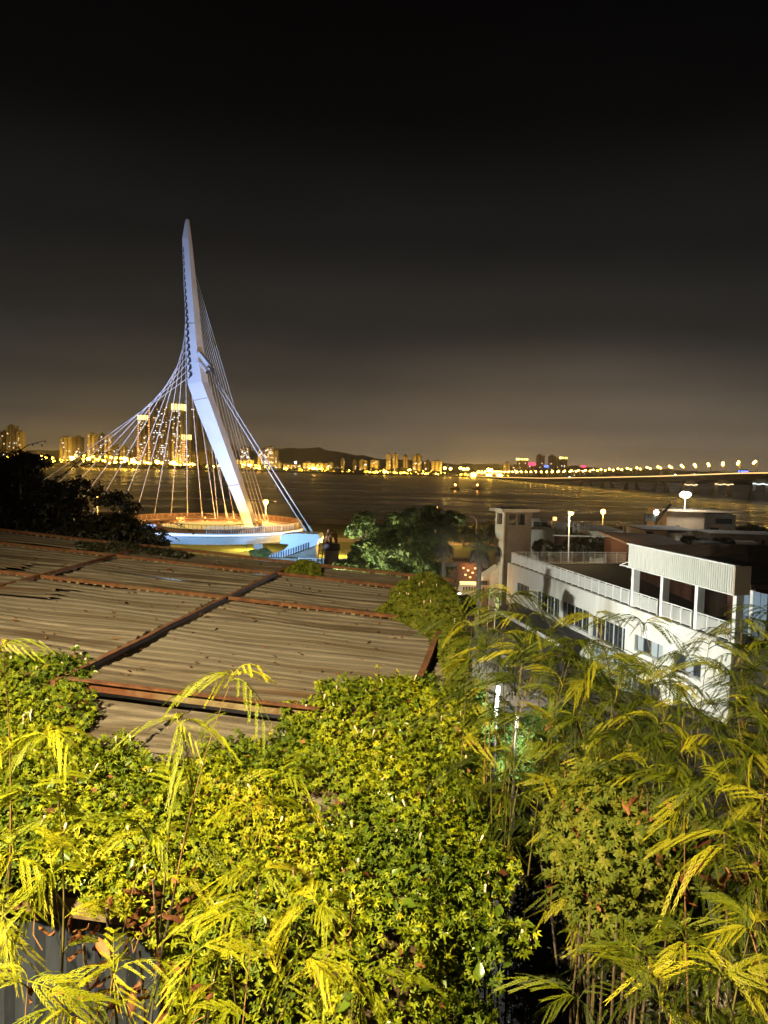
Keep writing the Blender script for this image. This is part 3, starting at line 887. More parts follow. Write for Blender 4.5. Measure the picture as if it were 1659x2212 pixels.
# a few vehicles on the bridge, lights on
def vehicle(D, off, L, H, m, label, name, cat, lm):
    p = bp(D, off, -0.2)
    t = thing(name, label, cat, p)
    d = Vector((-0.148, 0.989, 0))
    a, b_ = Vector(p) - d * L / 2, Vector(p) + d * L / 2
    z0 = 0.5
    build(MB().beam(a + Vector((0, 0, z0 + H * .3)), b_ + Vector((0, 0, z0 + H * .3)), 2.2, H * .6), 'body', m, t)
    build(MB().beam(a + d * L * .1 + Vector((0, 0, z0 + H * .75)), b_ - d * L * .12 + Vector((0, 0, z0 + H * .75)), 2.0, H * .4), 'cabin', 'glassdark', t)
    for fx_ in (.2, .8):
        w_ = MB()
        q = a + (b_ - a) * fx_
        w_.tube([q + Vector((-1.1, -.15, .5)), q + Vector((1.1, .15, .5))], 0.5, 10)
        build(w_, 'axle_wheels', 'darkmetal', t)
    build(MB().sphere(a + Vector((-0.6, -.3, 1.1)), 0.8, 8, 5), 'light', lm, t)
vehicle(640, -7, 11, 3.4, 'l_blue', 'bus with blue-purple glow at the right end of the road bridge', 'bus', 'bus', 'l_red')
vehicle(715, -7, 5, 2.0, 'white', 'pale car with white lights on the road bridge, nearer one', 'car', 'car', 'l_winw')
vehicle(748, -7, 5, 2.0, 'greywall', 'car with blue-white lights on the road bridge, second one', 'car', 'car', 'l_white')
vehicle(1010, -7, 5, 2.0, 'white', 'distant car with white lights beyond the road bridge middle', 'car', 'car', 'l_white')
# two small lit boats
for (x, y, lm, lab) in ((983, 1058, 'l_orange', 'small boat with an orange light below the mast lamps'), (1031, 1058, 'l_orange', 'small boat with a single orange lamp right of the other boat')):
    p = on_z(x, y, WATER_Z)
    t = thing('boat', lab, 'boat', p)
    hull = MB()
    hull.hexa([(p[0] - 4, p[1] - 1, p[2] + 0.05), (p[0] + 4, p[1] - 1, p[2] + 0.05), (p[0] + 4, p[1] + 1, p[2] + 0.05), (p[0] - 4, p[1] + 1, p[2] + 0.05)], [(p[0] - 5.5, p[1] - 1.6, p[2] + 1.2), (p[0] + 5, p[1] - 1.6, p[2] + 1.2), (p[0] + 5, p[1] + 1.6, p[2] + 1.2), (p[0] - 5.5, p[1] + 1.6, p[2] + 1.2)])
    build(hull, 'hull', 'darkmetal', t)
    build(MB().box((p[0] + 1, p[1], p[2] + 2), (4, 2, 1.6)), 'cabin', 'greywall', t)
    build(MB().tube([(p[0], p[1], p[2] + 2.8), (p[0], p[1], p[2] + 4)], 0.1, 5), 'mast', 'darkmetal', t)
    build(MB().sphere((p[0], p[1], p[2] + 4.3), 0.8, 8, 5), 'lamp', lm, t)

# ================================================================== CABLE-STAYED FOOTBRIDGE
def c1(x, y):   # measuring frame of the bridge study
    return 219.4 + .37194 * x, 438.9 + .37194 * y
def zg(x, y):
    return 219.4 + .31415 * x, 1069.8 + .31415 * y
def zh(x, y):
    return 329.2 + .17361 * x, 658.3 + .17361 * y
RC = np.array([-33.5, 149.0])
RO, RI, DZ = 17.5, 9.5, -13.0
fb = thing('footbridge', 'white cable-stayed footbridge with leaning bent pylon and round deck by the river', 'bridge', (RC[0], RC[1], -17.3))
lv = [((489, 92), (500, 92), (507, 92)), ((484, 108), (500, 106), (511, 108)), ((468, 205), (505, 205), (523, 205)), ((475, 420), (519, 420), (547, 420)), ((484, 640), (536, 640), (570, 640)), ((489, 800), (549, 800), (587, 800)), ((496, 930), (565, 930), (604, 930)), ((500, 1050), (582, 1036), (624, 1048)), ((560, 1220), (647, 1208), (684, 1220)), ((700, 1560), (770, 1552), (803, 1560)), ((769, 1720), (829, 1714), (858, 1720)), ((832, 1880), (882, 1876), (910, 1880))]
secs = []
for L, Mi, R in lv:
    pl, pm, pr = at(*c1(*L), 151.5), at(*c1(*Mi), 150.2), at(*c1(*R), 154.5)
    secs.append((pl, pm, pr, pl + pr - pm))
def loft(secs):
    mb = MB()
    for s in secs:
        mb.v += [tuple(map(float, q)) for q in s]
    n_ = len(secs)
    k_ = len(secs[0])
    for i in range(n_ - 1):
        for k in range(k_):
            mb.f.append((k_ * i + k, k_ * i + k_ + k, k_ * i + k_ + (k + 1) % k_, k_ * i + (k + 1) % k_))
    mb.f += [tuple(range(k_)), tuple(range(k_ * n_ - 1, k_ * n_ - k_ - 1, -1))]
    return mb
pyl = build(loft(secs), 'pylon', 'pylon', fb)
def face_pt(cy, u, lift=0.06):
    """point on the pylon's front face at study height cy, u from left edge (0) to ridge (1)"""
    ysl = [0.5 * (l[0][1] + l[1][1]) for l in lv]
    L = np.array([np.interp(cy, ysl, [s[0][k] for s in secs]) for k in range(3)])
    R = np.array([np.interp(cy, ysl, [s[1][k] for s in secs]) for k in range(3)])
    p = L + (R - L) * u
    return p + np.array([-0.15, -1, 0]) * lift
# weld seams of the pylon plates
for cy in (700, 1140, 1640):
    sb = MB()
    sb.beam(face_pt(cy, 0.02, 0.02), face_pt(cy - 4, 0.98, 0.02), 0.05, 0.12)
    build(sb, 'weld_seam', 'beige', pyl)
# anchor pockets as thin dark plates, the recess shade put into their colour
ANCH = []
for i in range(19):
    cy = 1000 - i * 40
    s = 1.0 if i < 9 else max(0.35, 1.0 - 0.08 * (i - 8))
    a, b_, c_ = face_pt(cy - 24, 0.02 + .06 * (1 - s)), face_pt(cy - 22, 0.14 + .22 * s), face_pt(cy + 20 * s, 0.08)
    d_, m_ = face_pt(cy - 2, 0.14 + .26 * s), face_pt(cy - 17, .14 + .1 * s)
    ab = MB()
    ab.prism([a, m_, c_ * .35 + m_ * .65, c_, d_, b_], (-0.02, -0.10, 0))
    build(ab, 'cable_anchor', 'recess', pyl)
    ANCH.append(face_pt(cy + 10, 0.06, 0.15))
# back anchor bracket
br = MB()
a0, a1 = at(*zh(585, 600), 150.2), at(*zh(735, 790), 148.8)
br.beam(a0, a1, .9, .7)
b0, b1 = at(*zh(600, 720), 150.0), at(*zh(685, 835), 148.8)
br.beam(b0, b1, .8, 0.5)
build(br, 'backstay_bracket', 'pylon', pyl)
br = MB()
br.beam(a1, at(*zh(765, 860), 148.8), .7, 0.6)
br.beam(at(*zh(690, 770), 148.6), at(*zh(760, 800), 148.6), 0.7, 0.4)
br.beam(b1, at(*zh(700, 850), 148.6), 0.8, 0.5)
build(br, 'bracket_socket', 'recess', pyl)
# stay cables
def cable(p, q, r, m='steelwhite'):
    p, q = Vector(p), Vector(q)
    pts = [p + (q - p) * k / 6 + Vector((0, 0, -0.25 * math.sin(math.pi * k / 6))) for k in range(7)]
    mb = MB().tube(pts, r, 6)
    build(mb, 'stay_cable', m, fb, True)
    sk = MB().tube([q - (q - p).normalized() * 1.6, q], r * 2.1, 8)
    return sk
bot = [(99, 1032), (124, 1042), (152, 1055), (179, 1073.5), (216, 1082), (254, 1097), (292, 1100), (333, 1104), (369.5, 1111), (405, 1116), (437, 1119), (465.5, 1121), (492, 1121)]
socks = MB()
def deck_hit(x, y, D):
    return at(x, y, D)
for i, (x, y) in enumerate(bot):
    top_ = ANCH[i]
    px_ = 829.5 + FPX * (top_ @ _r) / (top_ @ _f)
    py_ = 1106 - FPX * (top_ @ _u) / (top_ @ _f)
    if i < 5:   # carried on down to the deck of the approach behind the dark tree
        k = (1128 - py_) / (y - py_)
        x, y = px_ + (x - px_) * k, 1128.0
    D = {0: 160, 1: 159, 2: 158, 3: 157, 4: 156, 5: 157, 6: 160, 7: 162.5, 8: 164, 9: 164.5, 10: 164.3, 11: 163.6, 12: 162.5}[i]
    q = at(x, y, D)
    q[2] = min(q[2], DZ + 0.6)
    sk = cable(top_, q, 0.062)
    socks.add(sk.v, sk.f)
for k in range(10):
    cy = 420 + 46 * k
    ysl = [l[2][1] for l in lv]
    top_ = np.array([np.interp(cy, ysl, [s[2][j] for s in secs]) for j in range(3)])
    bx_ = [970, 948, 925, 905, 880, 850, 815, 770, 725, 675][k]
    q = at(*c1(bx_, 1815), [160, 160.5, 161, 161.5, 162, 162.5, 163.2, 163.6, 164, 164.2][k])
    q[2] = DZ + 0.5
    sk = cable(top_, q, 0.038)
    socks.add(sk.v, sk.f)
for (s_, e_, r_) in (((728, 880), (1416, 262), .085), ((757, 858), (1455, 262), .085)):
    sk = cable(at(*zh(*s_), 148.8), at(*zg(*e_), 133.5), r_)
    socks.add(sk.v, sk.f)
build(socks, 'cable_sockets', 'white', fb, kind='stuff')
# round deck
def ring_profile(prof, a0=0, a1=360, n=96):
    """prof: list of (radius, z) closed; swept round the ring centre"""
    mb = MB()
    full = abs(a1 - a0) >= 360
    k_ = len(prof)
    cnt = n if full else n + 1
    for i in range(cnt):
        a = math.radians(a0 + (a1 - a0) * i / n)
        for (r, z) in prof:
            mb.v.append((RC[0] + r * math.cos(a), RC[1] + r * math.sin(a), z))
    for i in range(n):
        j = (i + 1) % cnt if full else i + 1
        for k in range(k_):
            mb.f.append((i * k_ + k, i * k_ + (k + 1) % k_, j * k_ + (k + 1) % k_, j * k_ + k))
    if not full:
        mb.f += [tuple(range(k_))[::-1], tuple((cnt - 1) * k_ + k for k in range(k_))]
    return mb
build(ring_profile([(RI, DZ), (RO, DZ), (RO, DZ - .22), (RI, DZ - .22)]), 'deck_floor', 'deckfloor', fb)
build(ring_profile([(RO + .35, DZ + .12), (RO + .35, DZ - .45), (RO - .3, DZ - .62), (RO - 1.2, DZ - 1.95), (RI + 1.0, DZ - 1.95), (RI - .3, DZ - .6), (RI - .3, DZ + .12), (RI - .02, DZ + .12), (RI - .02, DZ - .24), (RO + .02, DZ - .24), (RO + .02, DZ + .12)]), 'box_girder', 'white', fb)
build(ring_profile([(RO + .42, DZ - .10), (RO + .42, DZ - .24), (RO + .36, DZ - .24), (RO + .36, DZ - .10)], 190, 352), 'edge_light_strip', 'l_strip', fb)
def ring_rail(r, a0, a1, name, m, h=1.25, step=0.35, bal=0.05, panel=False):
    n = max(6, int((a1 - a0) * 0.35))
    build(ring_profile([(r - .05, DZ + h), (r + .05, DZ + h), (r + .05, DZ + h - .1), (r - .05, DZ + h - .1)], a0, a1, n), name + '_top', m, fb)
    mb = MB()
    cnt = int(math.radians(a1 - a0) * r / step)
    for i in range(cnt + 1):
        a = math.radians(a0 + (a1 - a0) * i / cnt)
        w = bal * (2.2 if i % 5 == 0 else 1)
        mb.box((RC[0] + r * math.cos(a), RC[1] + r * math.sin(a), DZ + h / 2 + .05), (w, w, h - .1), a)
    build(mb, name + '_balusters', m, fb, kind='stuff')
ring_rail(RO - .15, -6, 186, 'outer_railing', 'brownrail', 1.3, 0.28, 0.09)
ring_rail(RI + .15, -10, 190, 'inner_railing', 'brownrail', 1.2, 0.35, 0.07)
ring_rail(RI + .15, 200, 340, 'inner_railing_front', 'darkmetal', 1.0, 0.8, 0.04)
ring_rail(RO - .1, 280, 352, 'front_railing', 'white', 1.3, 0.42, 0.05)
ring_rail(RO - .1, 188, 250, 'front_railing', 'white', 1.3, 0.30, 0.05)
for a in (80, 95, 110, 125):
    a = math.radians(a)
    q = (RC[0] + (RO - 1.3) * math.cos(a), RC[1] + (RO - 1.3) * math.sin(a), DZ)
    bb = MB().box((q[0], q[1], DZ + .45), (1.6, .5, .08), a - math.pi / 2)
    bb.box((q[0], q[1], DZ + .2), (1.2, .35, .4), a - math.pi / 2)
    build(bb, 'bench', 'concrete', fb)
# approach deck running off to the left
ap = MB()
pts = [(-50, 150), (-62, 153), (-78, 157), (-100, 160), (-130, 162)]
for (z0, z1, w) in ((DZ - .45, DZ + .05, 2.6), (DZ - 1.9, DZ - .45, 1.6)):
    base = len(ap.v)
    for (x, y) in pts:
        ap.v += [(x, y - w, z0), (x, y + w, z0), (x, y + w, z1), (x, y - w, z1)]
    for i in range(len(pts) - 1):
        for k in range(4):
            ap.f.append((base + 4 * i + k, base + 4 * i + (k + 1) % 4, base + 4 * i + 4 + (k + 1) % 4, base + 4 * i + 4 + k))
build(ap, 'approach_deck', 'white', fb)
# backstay anchor arm with its arch, and what carries it
def zpoly(pts, D):
    return [at(*zg(*p), D) for p in pts]
arm = MB()
arm.prism(zpoly([(1235, 272), (1330, 262), (1488, 268), (1500, 298), (1482, 342), (1180, 452), (1138, 440), (1150, 408), (1205, 397), (1250, 376), (1278, 352), (1286, 338), (1226, 332)], 131.8), (0.4, 4.2, 0))
build(arm, 'anchor_arm', 'white', fb)
st = MB()
for k in range(17):
    x = 1150 + 272 * k / 16
    y = 440 - 92 * k / 16
    p = at(*zg(x, y), 131.65)
    st.box(p, (.14, .22, 1.15 if k else .9))
build(st, 'anchor_bolts', 'recess', fb)
pr_ = MB()
pr_.prism(zpoly([(1285, 420), (1470, 352), (1486, 470), (1500, 580), (1230, 580), (1240, 455)], 132.6), (0.2, 3.0, 0))
build(pr_, 'abutment', 'concrete', fb)
lg = MB()
lg.hexa([tuple(q) for q in (at(*zg(1085, 470), 137), at(*zg(1150, 470), 137), at(*zg(1150, 470), 139), at(*zg(1085, 470), 139))], [tuple(q) for q in (at(*zg(1040, 335), 137), at(*zg(1105, 335), 137), at(*zg(1105, 335), 139), at(*zg(1040, 335), 139))])
build(lg, 'ring_leg', 'white', fb)
for (x, y) in ((-43.5, 138), (-22, 160), (-45, 161)):
    lg = MB()
    for s in (-1, 1):
        lg.beam((x + s * .4, y, -17.6), (x + s * 1.5, y, DZ - 1.9), .7, .9)
    build(lg, 'ring_leg', 'concrete', fb)
# ---- ground floodlights that light the bridge
def ground_flood(p, aim, power, spot, label, col=(0.70, 0.80, 1.0)):
    t = thing('floodlight', label, 'floodlight', p)
    p = Vector(p)
    d = (Vector(aim) - p).normalized()
    hb = MB().beam(p + Vector((0, 0, .55)) - d * .12, p + Vector((0, 0, .55)) + d * .12, .5, .4)
    build(hb, 'housing', 'darkmetal', t)
    build(MB().beam(p + Vector((0, 0, .55)) + d * .125, p + Vector((0, 0, .55)) + d * .14, .44, .34), 'lens', 'l_white', t)
    build(MB().beam(p + Vector((-.3, 0, .3)), p + Vector((.3, 0, .3)), .06, .6), 'bracket', 'darkmetal', t)
    light('SPOT', 'floodlight_beam', p + Vector((0, 0, .55)) + d * .3, power, col, t, .25, aim, spot)
ground_flood((-43, 108, -16.7), at(*c1(520, 900), 151), 125000, 76, 'ground floodlight aimed at the pylon, left of three', (0.40, 0.54, 1.0))
ground_flood((-30, 106, -16.7), (-33, 133, -14), 22000, 118, 'ground floodlight aimed at the round deck, middle of three', (0.28, 0.58, 1.0))
ground_flood((-19, 112, -16.6), at(*zg(1330, 350), 133), 17000, 62, 'ground floodlight aimed at the anchor arm, right of three', (0.28, 0.58, 1.0))
ground_flood((-7, 112, -16.7), at(*c1(620, 1000), 153), 80000, 45, 'unseen floodlight added to brighten the pylon from the right', (0.66, 0.72, 1.0))  # extra unseen lamp, added to brighten the pylon's right face

# ================================================================== RIVERSIDE
def promenade_lamp(p, label, power=5200):
    t = thing('promenade_lamp', label, 'street lamp', (p[0], p[1], -17.26))
    build(MB().tube([(p[0], p[1], -17.26), (p[0], p[1], -12), (p[0], p[1], p[2])], [.16, .11, .08], 8), 'pole', 'concrete', t)
    build(MB().sphere((p[0], p[1], p[2] + .35), .55, 12, 8), 'globe', 'l_orange', t, True)
    build(MB().tube([(p[0], p[1], p[2] + .85), (p[0], p[1], p[2] + 1.0)], [.4, .1], 8), 'cap', 'darkmetal', t)
    light('POINT', 'lamp_light', (p[0], p[1] - .7, p[2] + .2), power, (1, .55, .14), t, .4)
promenade_lamp(at(574, 1088, 170), 'orange promenade lamp rising beside the pylon foot', 30000)
promenade_lamp(at(211, 1078, 170), 'orange promenade lamp shining through the dark tree at left', 20000)
promenade_lamp(at(941, 1102, 170), 'red-orange promenade lamp above the big green tree', 16000)
promenade_lamp((48.5, 170, -9.6), 'orange promenade lamp hidden among trees right of the tower', 5000)
def added_deck_light(a, label):
    a = math.radians(a)
    p = (RC[0] + (RI + .6) * math.cos(a), RC[1] + (RI + .6) * math.sin(a), DZ)
    t = thing('added_deck_light', label, 'added light', p)
    build(MB().tube([p, (p[0], p[1], DZ + .75)], .09, 8), 'post', 'darkmetal', t)
    build(MB().tube([(p[0], p[1], DZ + .752), (p[0], p[1], DZ + .9)], .1, 8), 'lens', 'l_orange', t)
    light('POINT', 'added_deck_glow', (p[0], p[1], DZ + 1.1), 1500, (1, .5, .16), t, .1)  # orange lights added to brighten the deck floor
for a, lab in ((40, 'right rear'), (75, 'rear right of middle'), (110, 'rear left of middle'), (145, 'left rear')):
    added_deck_light(a, 'small orange light added to brighten the round deck, ' + lab)
for (x, y, lab) in ((-26, 146, 'low amber lamp added to light the lawn under the round deck'), (-9, 140, 'low amber lamp added to light the lawn right of the abutment'), (-44, 144, 'low amber lamp added to light the lawn under the left of the deck')):
    t = thing('added_lawn_lamp', lab, 'added lamp', (x, y, -17.2))
    build(MB().tube([(x, y, -17.2), (x, y, -15.6)], .06, 7), 'post', 'darkmetal', t)
    build(MB().sphere((x, y, -15.45), .13, 8, 6), 'globe', 'l_orange', t, True)
    light('POINT', 'lamp_light', (x, y + .3, -15.2), 7000, (1, .62, .14), t, .15)  # lamps added below the deck to brighten the lawn
# balustrade along the road by the lawn
def fence_run(x0, x1, y, z, label, m='whitepaint', step=.45, h=1.1):
    t = thing('fence', label, 'fence', ((x0 + x1) / 2, y, z))
    build(MB().box(((x0 + x1) / 2, y, z + h), (x1 - x0, .08, .09)), 'top_rail', m, t)
    build(MB().box(((x0 + x1) / 2, y, z + .15), (x1 - x0, .07, .07)), 'bottom_rail', m, t)
    mb = MB()
    for x in np.arange(x0, x1, step):
        mb.box((x, y, z + h / 2 + .05), (.07, .05, h - .12))
    build(mb, 'balusters', m, t, kind='stuff')
    for x in np.arange(x0, x1 + .1, 4.5):
        build(MB().box((x, y, z + .62), (.16, .16, 1.24)), 'post', m, t)
    return t
fence_run(-14, 3, 128, -17.27, 'pale balustrade beside the orange-lit lawn left of the big tree')
fence_run(10, 22, 100, -17.0, 'railing in front of the bright stall right of the palms', 'darkmetal', .3)
kb = MB().box((-2, 131, -16.95), (40, .6, .7))
solo(kb, 'low_wall', 'concrete', 'low lit wall along the lawn behind the pale balustrade', 'wall')
# old column and ladder beside the anchor arm
p = at(*zg(1575, 560), 120)
tcol = thing('concrete_column', 'weathered round column with dark collar right of the footbridge', 'column', (p[0], p[1], -17.4))
ztop = at(*zg(1590, 375), 120)[2]
build(MB().tube([(p[0], p[1], -17.6), (p[0] + .05, p[1], ztop)], [1.25, 1.15], 16), 'shaft', 'concrete', tcol, True)
build(MB().tube([(p[0], p[1], ztop), (p[0], p[1], ztop + 1.0)], [1.4, 1.4], 16), 'collar', 'darkmetal', tcol, True)
rb = MB()
for k in range(9):
    a = k * 2.39
    rb.tube([(p[0] + .8 * math.cos(a), p[1] + .8 * math.sin(a), ztop + .9), (p[0] + .9 * math.cos(a), p[1] + .7 * math.sin(a), ztop + 1.5 + .5 * (k % 3)), (p[0] + .6 * math.cos(a + 1), p[1], ztop + 2.6 + .6 * (k % 2))], .1, 5)
build(rb, 'starter_bars', 'rust', tcol)
tl = thing('ladder', 'rusty ladder frame leaning beside the dark-collared column', 'ladder', tuple(at(*zg(1480, 560), 121)))
a, b_ = at(*zg(1472, 560), 121), at(*zg(1505, 290), 122)
sd = np.array([.75, 0, 0])
build(MB().beam(a, b_, .14, .14), 'rail', 'beige', tl)
build(MB().beam(a + sd, b_ + sd * .8, .14, .14), 'rail', 'beige', tl)
for k in range(11):
    q = a + (b_ - a) * (k + .5) / 11
    build(MB().beam(q, q + sd * .95, .09, .09), 'rung', 'beige', tl)
a, b_ = at(*zg(1520, 560), 121), at(*zg(1555, 300), 122)
tl2 = thing('scaffold_frame', 'thin rusty scaffold frame between ladder and column', 'scaffold', tuple(a))
build(MB().beam(a, b_, .14, .14), 'upright', 'beige', tl2)
build(MB().beam(a + sd * .6, b_ + sd * .6, .12, .12), 'upright', 'rust', tl2)
for k in range(5):
    q = a + (b_ - a) * (k + .5) / 5
    build(MB().beam(q, q + sd * .6 + np.array([0, 0, .5 * (-1) ** k]), .08, .08), 'brace', 'beige', tl2)
# river embankment wall
solo(MB().box((-5, 216.5, -16.6), (420, .8, 1.5)), 'river_wall', 'asphalt', 'dark parapet wall along the near river edge', 'wall')
# lit stall seen under the palms
p = at(1016, 1236, 108)
ts = thing('stall', 'brightly lit red and yellow stall seen between the palm trunks', 'stall', (p[0], p[1], -17.2))
build(MB().box((p[0], p[1] + 1.5, -15.3), (3.4, 3, 3.6)), 'back_wall', 'maroon', ts)
build(MB().box((p[0], p[1] - .3, -13.3), (5.2, 3.8, .2)), 'awning', 'maroon', ts)
for k in range(7):
    q = (p[0] - 1.0 + .33 * k, p[1] - .1, -14.4 - .32 * ((k * 3) % 5))
    build(MB().box(q, (.28, .1, .22)), 'lit_panel', ('l_string', 'l_amber', 'l_amber')[k % 3], ts)
build(MB().box((p[0], p[1] - .6, -16.5), (3.0, .5, .5)), 'counter', 'l_amber', ts)  # counter glows by itself, standing in for the stall's lamplight
light('POINT', 'stall_light', (p[0], p[1] - 1.2, -14.2), 260, (1, .6, .2), ts, .3)
# pierced wall below the stall
p = at(1024, 1275, 82)
tw = thing('pierced_wall', 'low wall with a row of slots below the bright stall', 'wall', (p[0], p[1], -17))
build(MB().box((p[0], p[1] + .3, p[2] - 1), (3.4, .3, 3.0)), 'wall', 'beige', tw)
for k in range(8):
    build(MB().box((p[0] - 1.1 + .3 * k, p[1] + .12, p[2] + .12), (.13, .1, .42)), 'slot', 'recess', tw)
light('POINT', 'stall_spill', (p[0] + .6, p[1] - 2.5, p[2] + 1.2), 160, (1, .6, .25), ts, .3)

# ------------------------------------------------------------------ trees of the middle ground
r_ = np.random.default_rng(31)
def zm(x, y):
    return 713.2 + .24802 * x, 1086.2 + .24802 * y
D = 88
cl = []
for (x, y, rx, rz, dd) in ((230, 260, 80, 80, 0), (330, 170, 100, 80, 0), (440, 250, 120, 110, 1), (560, 160, 90, 80, 2), (680, 150, 110, 80, 2), (760, 260, 130, 130, 3), (600, 330, 130, 130, 0), (300, 370, 120, 100, 0), (480, 420, 150, 120, -1), (700, 460, 170, 130, 1), (860, 360, 130, 160, 3), (960, 130, 140, 90, 4), (1080, 150, 90, 60, 4), (560, 560, 160, 100, 0), (250, 480, 90, 70, 0), (820, 560, 170, 100, 1)):
    p = at(*zm(x, y), D + dd)
    k = .24802 / FPX * D
    for _ in range(3):
        j = r_.normal(0, .4, 3) * np.array([rx * k, 1.2, rz * k])
        cl.append((p[0] + j[0], p[1] + j[1], p[2] + j[2], rx * k * .72, 1.6, rz * k * .66))
bt = at(*zm(560, 640), D)
tree('broadleaf_tree', 'large bushy green tree lit from the left beside the footbridge', (bt[0], bt[1], -17.2), 5.5, cl, 21000, .32, 'treeleaf', 3, tr=.35)
def bush(name, label, x, y, D, rx, rz, n, size, m, seed, group=None, base=-17.2, cat='bush'):
    rr = np.random.default_rng(seed)
    p = at(x, y, D)
    k = D / FPX
    cl = clumpset((p[0], p[1], p[2]), (rx * k, rx * k * .8, rz * k), 9, rr)
    return tree(name, label, (p[0], p[1], min(base, p[2] - rz * k)), max(.4, p[2] - base), cl, n, size, m, seed, group, tr=.1, cat=cat)
bush('shrub', 'pale green shrub below the big tree beside the balustrade', *zm(200, 560), 86, 46, 16, 2200, .22, 'treeleaf', 51)
bush('riverside_tree', 'orange-lit round tree left of the unlit lamp post', 1002, 1148, 166, 15, 12, 1500, .5, 'olive', 52)
bush('riverside_tree', 'orange-lit tree at the left edge of the square tower', 1058, 1146, 166, 18, 17, 1800, .5, 'olive', 53)
bush('riverside_tree', 'dim tree top behind the tower roof terrace', 1030, 1142, 172, 20, 8, 1300, .5, 'olive', 54)
bush('riverside_tree', 'green treetop between lamp pole and white gable house', 1300, 1140, 178, 22, 7, 1400, .5, 'olive', 55)
bush('riverside_tree', 'bright green treetop right of the curved lamp post', 1371, 1144, 172, 24, 9, 1400, .5, 'olive', 56)
bush('riverside_tree', 'dim tree below the bright green treetop', 1365, 1168, 150, 26, 14, 1500, .45, 'olive', 57)
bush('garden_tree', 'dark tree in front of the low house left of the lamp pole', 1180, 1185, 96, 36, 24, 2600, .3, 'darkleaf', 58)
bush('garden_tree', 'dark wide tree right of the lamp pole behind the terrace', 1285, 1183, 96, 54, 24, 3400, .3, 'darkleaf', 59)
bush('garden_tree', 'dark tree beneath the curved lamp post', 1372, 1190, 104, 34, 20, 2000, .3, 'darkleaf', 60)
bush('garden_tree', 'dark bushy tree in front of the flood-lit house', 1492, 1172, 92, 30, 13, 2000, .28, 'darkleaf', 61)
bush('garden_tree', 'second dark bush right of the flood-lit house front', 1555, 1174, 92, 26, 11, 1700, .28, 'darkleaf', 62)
bush('riverside_tree', 'dim riverside tree at the right edge under the road bridge', 1625, 1146, 170, 38, 10, 1600, .5, 'olive', 63)
bush('shrub', 'small bush in front of the abutment below the footbridge arm', 560, 1196, 128, 26, 12, 1300, .3, 'treeleaf', 64)
bush('shrub', 'dark shrub in the lane beside the white lamp', 1010, 1305, 46, 22, 18, 1600, .16, 'darkleaf', 65, base=-12.5)
ground_flood((-9, 77, -16.6), (1.0, 88, -7.5), 46000, 84, 'white floodlight added to light the big tree, hidden by the roof', (.96, 1.0, .80))  # unseen lamp added to brighten the left side of the tree
# fan palms
def palm(label, x, y, D, crownw, seed, base):
    rr = np.random.default_rng(seed)
    p = at(x, y, D)
    t = thing('fan_palm', label, 'palm tree', (p[0], p[1], base), 'fan palms beside the tower')
    k = D / FPX
    R = crownw * k
    build(MB().tube([(p[0], p[1], base), (p[0] + .08, p[1], (base + p[2]) / 2), (p[0], p[1], p[2])], [.3, .24, .22], 9), 'trunk', 'palmtrunk', t, True)
    def frond(dir_, L, droop):
        V, T = [], []
        d = Vector(dir_).normalized()
        s = d.cross(Vector((0, 0, 1)))
        s.normalize()
        o_ = Vector((p[0], p[1], p[2]))
        stalk = o_ + d * L * .5
        nb = 13
        for i in range(nb):
            a = math.radians(-75 + 150 * i / (nb - 1))
            v = (d * math.cos(a) + s * math.sin(a)).normalized()
            l = L * .62 * (1 - .15 * abs(i - 6) / 6)
            w = v.cross(Vector((0, 0, 1))).normalized() * .045
            b_ = len(V)
            mid = stalk + v * l * .6 + Vector((0, 0, -.04 * l))
            tip = stalk + v * l * (.98) + Vector((0, 0, -droop * l))
            V += [stalk, mid + w, mid - w, tip]
            T += [(b_, b_ + 1, b_ + 2), (b_ + 1, b_ + 3, b_ + 2)]
        b_ = len(V)
        q = s * .025
        V += [o_ + q, o_ - q, stalk + q, stalk - q]
        T += [(b_, b_ + 1, b_ + 3), (b_, b_ + 3, b_ + 2)]
        return np.array([tuple(v) for v in V]) - np.array([p[0], p[1], base]), np.array(T)
    for i in range(34):
        a = rr.random() * 6.283
        el = rr.uniform(-.5, 1.1)
        V, T = frond((math.cos(a), math.sin(a), math.sin(el) * 1.1), R * rr.uniform(.75, 1.05), rr.uniform(.2, .55))
        link('frond', np_mesh('frond', V, T, 'palmleaf', np.full(len(V), rr.random())), t)
    for i in range(30):
        a = rr.random() * 6.283
        V, T = frond((math.cos(a) * .5, math.sin(a) * .5, -1.0 - .6 * rr.random()), R * rr.uniform(.8, 1.25), .15)
        link('dead_frond', np_mesh('dead_frond', V, T, 'palmdead', np.full(len(V), rr.random())), t)
palm('fan palm with a long skirt of dead fronds before the big tree', *zm(990, 270), 76, 44, 71, -17)
palm('fan palm with drooping fronds beside the square tower', *zm(1300, 330), 70, 44, 72, -16.6)

